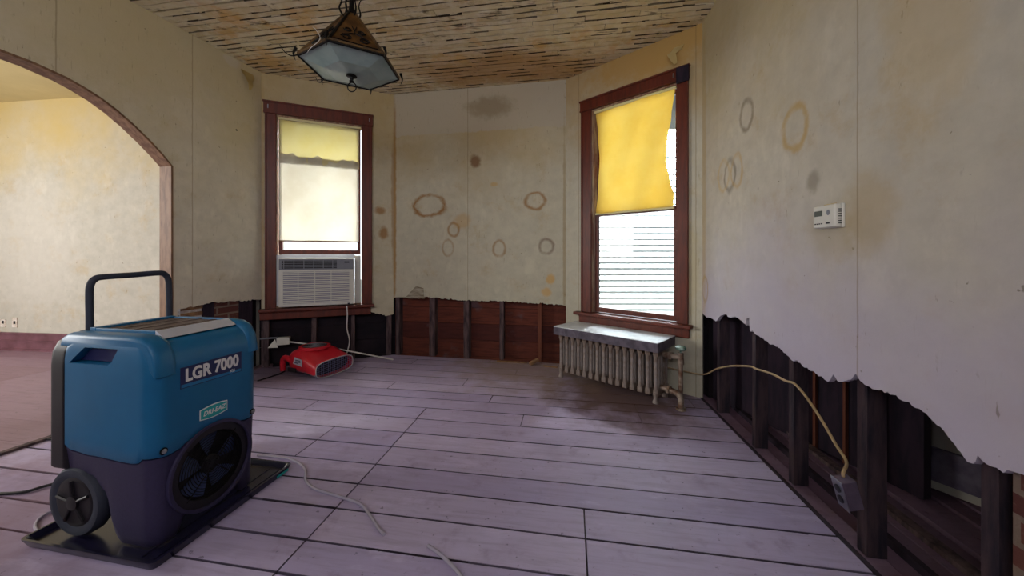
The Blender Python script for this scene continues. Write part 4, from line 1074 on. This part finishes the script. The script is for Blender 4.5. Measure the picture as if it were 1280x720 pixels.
for k in range(6):
    bm = NB(); a, b, c, d = hexv(ro, .03, k), hexv(ro, .03, k+1), hexv(rt, AP, k+1), hexv(rt, AP, k)
    bm.faces.new([bm.verts.new(p) for p in (a, b, c, d)]); bmesh.ops.solidify(bm, geom=bm.faces[:], thickness=.003)
    rp = build('roof_panel', bm, 'amber', Lp, local=True)
    # iron scrollwork lying on the panel
    bm = NB(); cen = (a+b+c+d)/4; e1 = (b-a).normalized(); e2 = ((c+d)/2-(a+b)/2).normalized(); nrm = e1.cross(e2)
    if nrm.dot(Vector((cen.x, cen.y, 0))) < 0: nrm = -nrm
    base = (a+b)/2+nrm*.005
    for sg in (-1, 1):
        for (uo, vo, rs, dr) in ((.045, .07, .026, 1), (.035, .15, .020, -1)):
            pts = []
            for q in range(15):
                an = q/14*1.6*2*PI; r = rs*(1-.6*q/14); pts.append(base+e1*sg*(uo+r*math.cos(an)*1.1)+e2*(vo+dr*r*math.sin(an)))
            tube(bm, pts, .0032, 5)
        tube(bm, cr([base+e1*sg*.072+e2*.07, base+e1*sg*.03+e2*.11, base+e2*.13, base+e1*sg*.012+e2*.2], 4), .003, 5)
    tube(bm, [base+e1*-.11+e2*.022, base+e1*.11+e2*.022], .003, 5)
    build('scrollwork', bm, 'iron', rp, smooth=True, local=True)
    bm = NB(); tube(bm, [hexv(ro+.004, .03, k), hexv(rt+.004, AP, k)], [.009, .006], 6); build('roof_rib', bm, 'brass' if k % 2 else 'iron', Lp, local=True)
    bm = NB(); p0 = hexv(RL, .025, k); o1 = hexv(1, 0, k)
    if k in (2, 3): tube(bm, cr([p0, p0+o1*.03+Vector((0, 0, -.014)), p0+o1*.06+Vector((0, 0, -.004)), p0+o1*.085+Vector((0, 0, .03))], 5), [.004-.0025*i/15 for i in range(16)], 6)
    tube(bm, cr([p0+o1*.01+Vector((0, 0, .035)), p0+o1*.022+Vector((0, 0, .0)), p0+o1*.012+Vector((0, 0, -.035))], 4), [.009-.008*i/8 for i in range(9)], 6)
    build('corner_hook', bm, 'iron', Lp, smooth=True, local=True)
bm = NB(); lathe(bm, [(.004, -.018), (.028, -.024), (.03, -.028), (.012, -.034), (.009, -.05), (.014, -.056), (.005, -.064)], 18); build('finial', bm, 'iron', Lp, smooth=True, local=True)
bm = NB(); tube(bm, [(.022*math.cos(2*PI*k/24)*.7, .022*math.sin(2*PI*k/24)*.7, -.066) if False else (.025*math.cos(2*PI*k/24), 0.004, -.088+.027*math.sin(2*PI*k/24)) for k in range(24)], .0035, 6, closed=True); build('pull_ring', bm, 'iron', Lp, smooth=True, local=True)
bm = NB(); tube(bm, [(0, 0, AP-.03), (0, 0, AP+.05), (0, 0, CEIL-ZL+.02)], [.03, .014, .012], 10); lathe(bm, [(.03, CEIL-ZL-.03), (.06, CEIL-ZL-.012), (.06, CEIL-ZL+.012)], 18); build('stem', bm, 'iron', Lp, smooth=True, local=True)
bm = NB()
for k in range(6):
    o1 = hexv(1, 0, k)+Vector((random.uniform(-.2, .2), random.uniform(-.2, .2), 0))
    tube(bm, cr([Vector((0, 0, AP-.03))+o1*.03, Vector((0, 0, AP+.02))+o1*.055, Vector((0, 0, AP+.07))+o1*.045, Vector((0, 0, AP+.13+.02*(k % 2)))+o1*.066], 4), [.007-.0055*i/12 for i in range(13)], 6)
build('crown_spikes', bm, 'iron', Lp, smooth=True, local=True)
bm = NB(); tube(bm, cr([(-.14, -.16, .16), (-.10, -.2, .12), (-.06, -.235, .05), (-.10, -.25, -.005), (-.13, -.23, -.02)], 5), .0014, 6); build('loose_wire', bm, 'cable_white', Lp, smooth=True, local=True)

# ---------------------------------------------------------------- thermostat
s0, s1, z0, z1 = 1.243, 1.345, 1.215, 1.318
t = thing('thermostat', 'white digital thermostat on the right wall', 'thermostat', tuple(fR(1.32, 1.21, 0)))
bm = NB(); wbox(bm, 'R', 1.278, 1.404, 1.212, 1.306, -.012, .0); build('back_plate', bm, 'white_plastic', t, bevel=.003)
bm = NB(); wbox(bm, 'R', 1.28, 1.402, 1.214, 1.304, -.036, -.011); tb = build('case', bm, 'white_plastic', t, bevel=.006, segs=3)
bm = NB(); wbox(bm, 'R', 1.29, 1.335, 1.262, 1.284, -.0368, -.035)
M['lcd'] = simple('grey_lcd', (86, 92, 88), .3, var=.05); build('display', bm, 'lcd', tb)
for s in (1.292, 1.304, 1.316, 1.328): bm = NB(); wbox(bm, 'R', s, s+.007, 1.229, 1.233, -.0372, -.035); build('button', bm, 'dark_plastic', tb)
bm = NB(); wbox(bm, 'R', 1.355, 1.375, 1.228, 1.235, -.0372, -.035); build('slide_switch', bm, 'dark_plastic', tb)
bm = NB(); f = fR; prism(bm, [(1.367+.008*math.cos(2*PI*k/16), 1.273+.011*math.sin(2*PI*k/16)) for k in range(16)], [], fR, -.0372, -.035); build('logo_button', bm, 'grey_plastic', tb)
bm = NB()
for i in range(7): wbox(bm, 'R', 1.4015, 1.4028, 1.226+i*.009, 1.230+i*.009, -.024, -.013)
build('side_vent', bm, 'dark_plastic', tb)
bm = NB(); wbox(bm, 'R', 1.30, 1.36, 1.305, 1.311, -.006, 0); tag(build('wall_anchor', bm, 'paper'), 'small tan sliver on the wall just above the thermostat', 'wall scrap')

# ---------------------------------------------------------------- cables and box on the right wall
def RP(px, py, d=-.012):
    """world point where the sight line of a photo pixel meets the right wall plane offset d"""
    o, dd, n = FR['R']; k = (px-640)/450; o = o+n*d
    s = (k*o.y-o.x)/(dd.x-k*dd.y); y = o.y+dd.y*s
    return Vector((o.x+dd.x*s, y, 1.1-(py-320)*y/450))
pts = [Vector((1.20, 2.97, .20)), Vector((1.36, 2.84, .19)), RP(880, 468), RP(896, 461), RP(915, 457.5), RP(938, 458), RP(945, 461), RP(964, 467), RP(982, 476), RP(992, 479), RP(1003, 490), RP(1016, 508), RP(1030, 530), RP(1045, 556), RP(1058, 577, -.02), RP(1064, 612, -.05)+Vector((-.0253, .0035, .06)), RP(1064, 612, -.05)+Vector((-.0253, .0035, .046))]
bm = NB(); tube(bm, cr(pts, 5), .0055, 8); tag(build('electrical_cable', bm, 'cable_tan', smooth=True), 'tan cable sagging across the open right wall studs', 'cable')
pc = RP(1064, 612, -.05)
t = thing('electrical_box', 'metal outlet box dangling at the end of the tan cable', 'electrical box', tuple(pc-Vector((0, 0, .06))), math.radians(-98)); t.scale = (.88, .88, .88)
bm = NB()
rot = Matrix.Rotation(math.radians(15), 4, 'X') @ Matrix.Rotation(math.radians(0), 4, 'X')
M['boxmetal'] = simple('dull_box_metal', (110, 96, 116), .5, .4, scale=20)
for q in (0,):
    fs = bx(bm, -.028, .028, -.025, .03, .0, .115)
bmesh.ops.transform(bm, matrix=rot, verts=bm.verts); build('box_shell', bm, 'boxmetal', t, local=True, bevel=.003)
bm = NB(); bx(bm, -.031, .031, -.0285, -.025, -.004, .119); bmesh.ops.transform(bm, matrix=rot, verts=bm.verts); yoke = build('yoke_plate', bm, 'steel', t, local=True, bevel=.001)
bm = NB()
for z in (.035, .08): lathe(bm, [(.015, -.0285), (.015, -.033), (.012, -.034)], 16, lambda x, y, zz, z=z: Vector((x, zz, z+y*1.05)))
bmesh.ops.transform(bm, matrix=rot, verts=bm.verts); build('receptacle', bm, 'dark_plastic', t, smooth=True, local=True)

# ---------------------------------------------------------------- small things
# junction box under the left window with paper cone, and its long pale cable
t = thing('junction_box', 'white junction box fixed low beside the left stud under the window', 'junction box', tuple(f1(.15, .2, 0)))
bm = NB(); wbox(bm, 'W1', .135, .245, .22, .29, -.05, .02); build('box_body', bm, 'white_plastic', t, bevel=.003)
bm = NB(); wbox(bm, 'W1', -.01, .14, .285, .297, -.02, .0); build('bracket', bm, 'grey_plastic', t)
bm = NB(); f = f1
vs = [bm.verts.new(f(s, z, d)) for s, z, d in ((.06, .20, -.04), (.15, .20, -.06), (.12, .28, -.03), (.1, .2, .015))]
for q in ((0, 1, 2), (1, 3, 2), (3, 0, 2), (0, 3, 1)): bm.faces.new([vs[i] for i in q])
build('white_wedge', bm, 'white_plastic', t)
e = Vector((-1.262, 3.80, .006)); st = f1(.245, .245, -.04)
bm = NB(); tube(bm, cr([st, st.lerp(e, .3)+Vector((0, 0, .012)), st.lerp(e, .6)+Vector((0, 0, .01)), st.lerp(e, .97)+Vector((0, 0, .002)), e], 5), .007, 8)
tag(build('electrical_cable', bm, 'cable_white', smooth=True), 'straight off-white cable slanting from the junction box to the floor', 'cable')
def fp(px, py, z=.006):
    d = (1.1-z)*450/(py-320); return Vector(((px-640)/450*d, d, z))
def cable(name, pix, r, mat, label, cat='cable', extra=()):
    pts = [fp(*p, z=r+.0005) for p in pix]
    bm = NB(); tube(bm, cr(pts, 6), r, 8); return tag(build(name, bm, mat, smooth=True), label, cat)
M['hose'] = simple('clear_vinyl_hose', (176, 170, 190), .15, var=.05, spec=.7)
cable('drain_hose', [(322, 569), (345, 571), (366, 575), (381, 586), (382, 600), (394, 611), (425, 621), (450, 630), (463, 645), (472, 659), (480, 668)], .0065, 'hose', 'clear drain hose curling from behind the dehumidifier across the floor', 'hose')
cable('drain_hose', [(535, 682), (549, 692), (562, 704), (574, 717), (590, 740)], .0065, 'hose', 'short clear hose end at the bottom centre of the photo', 'hose')
cable('extension_cord', [(-30, 572), (0, 568), (20, 560), (45, 551), (72, 548), (95, 543)], .006, 'cable_black', 'black cord lying along the arch threshold', 'cord')
cable('extension_cord', [(-30, 616), (0, 617), (30, 615), (55, 608), (85, 600), (120, 590), (150, 584)], .0065, 'cable_black', 'dark cord curving on the floor toward the dehumidifier wheel', 'cord')
cable('power_lead', [(322, 476), (335, 472), (347, 468), (356, 464)], .006, 'cable_black', 'short black lead at the foot of the air mover', 'cord')
cable('drain_hose', [(75, 636), (60, 641), (47, 650), (44, 660), (52, 668)], .005, 'hose', 'small loop of clear hose beside the tray', 'hose')
bm = NB(); bx(bm, -.05, .05, -.02, .02, 0, .028); o = build('wood_block', bm, 'lath_brown', bevel=.002); p = fp(668, 456, 0); o.location = p+Vector((0, 0, .018)); o.rotation_euler = (0, math.radians(-18), math.radians(24)); tag(o, 'small pale wood block on the floor left of the radiator', 'wood block')
bm = NB(); bx(bm, -.07, .07, -.008, .008, 0, .012); o = build('wood_splinter', bm, 'lath_brown'); p = fp(688, 459, 0); o.location = p; o.rotation_euler = (0, 0, math.radians(-20)); tag(o, 'thin wood splinter between block and radiator foot', 'wood scrap')
bm = NB(); bx(bm, -.16, .16, -.015, .015, 0, .01); o = build('lath_scrap', bm, 'lath_brown'); p = fp(640, 452, 0); o.location = p+Vector((0, -.03, 0)); o.rotation_euler = (0, 0, math.radians(-10)); tag(o, 'flat lath scrap lying along the bay centre wall', 'wood scrap')
# outlets in left room
oF, dF, nF = FR['FAR']
for px, lb, wd in ((4.5, 'small square wall outlet at the far left photo edge', .036), (19, 'upright wall outlet right of the square one beyond the arch', .036)):
    k = (px-640)/450; s = (k*oF.y-oF.x)/(dF.x-k*dF.y)
    t = thing('wall_outlet', lb, 'wall outlet', tuple(wf('FAR')(s, .28, 0)), 0, 'outlets beyond the arch')
    bm = NB(); wbox(bm, 'FAR', s-wd, s+wd, .27, .385 if px > 10 else .36, -.006, 0); build('cover_plate', bm, 'plaster_key', t, bevel=.002)
    bm = NB(); wbox(bm, 'FAR', s-.014, s+.014, .31, .345, -.0075, -.005); build('socket', bm, 'dark_plastic', t)
# peeling wallpaper scraps
def peel(pts, key, mat, label):
    f = wf(key); bm = NB(); G = [[bm.verts.new(f(*p)) for p in row] for row in pts]
    for a, b in zip(G, G[1:]):
        for i in range(len(a)-1): bm.faces.new((a[i], a[i+1], b[i+1], b[i]))
    bmesh.ops.subdivide_edges(bm, edges=bm.edges[:], cuts=2, smooth=.6)
    bmesh.ops.solidify(bm, geom=bm.faces[:], thickness=.0012)
    return tag(build('wallpaper_peel', bm, mat, smooth=True), label, 'peeling wallpaper')
peel([[(.21, 2.83, -.003), (.09, 2.83, -.003)], [(.22, 2.80, -.02), (.08, 2.80, -.006)], [(.20, 2.76, -.04), (.11, 2.75, -.02)], [(.175, 2.71, -.045), (.12, 2.70, -.035)], [(.155, 2.66, -.03), (.135, 2.66, -.025)]], 'L', 'paper', 'curled wallpaper flap at the ceiling near the left window')
peel([[(1.07, 2.79, -.003), (1.15, 2.79, -.003)], [(1.06, 2.76, -.02), (1.13, 2.755, -.006)], [(1.03, 2.73, -.04), (1.09, 2.73, -.02)], [(1.055, 2.68, -.045), (1.10, 2.69, -.03)], [(1.085, 2.635, -.04), (1.105, 2.645, -.03)]], 'W2', 'paper', 'torn wallpaper strip hanging above the right window corner')
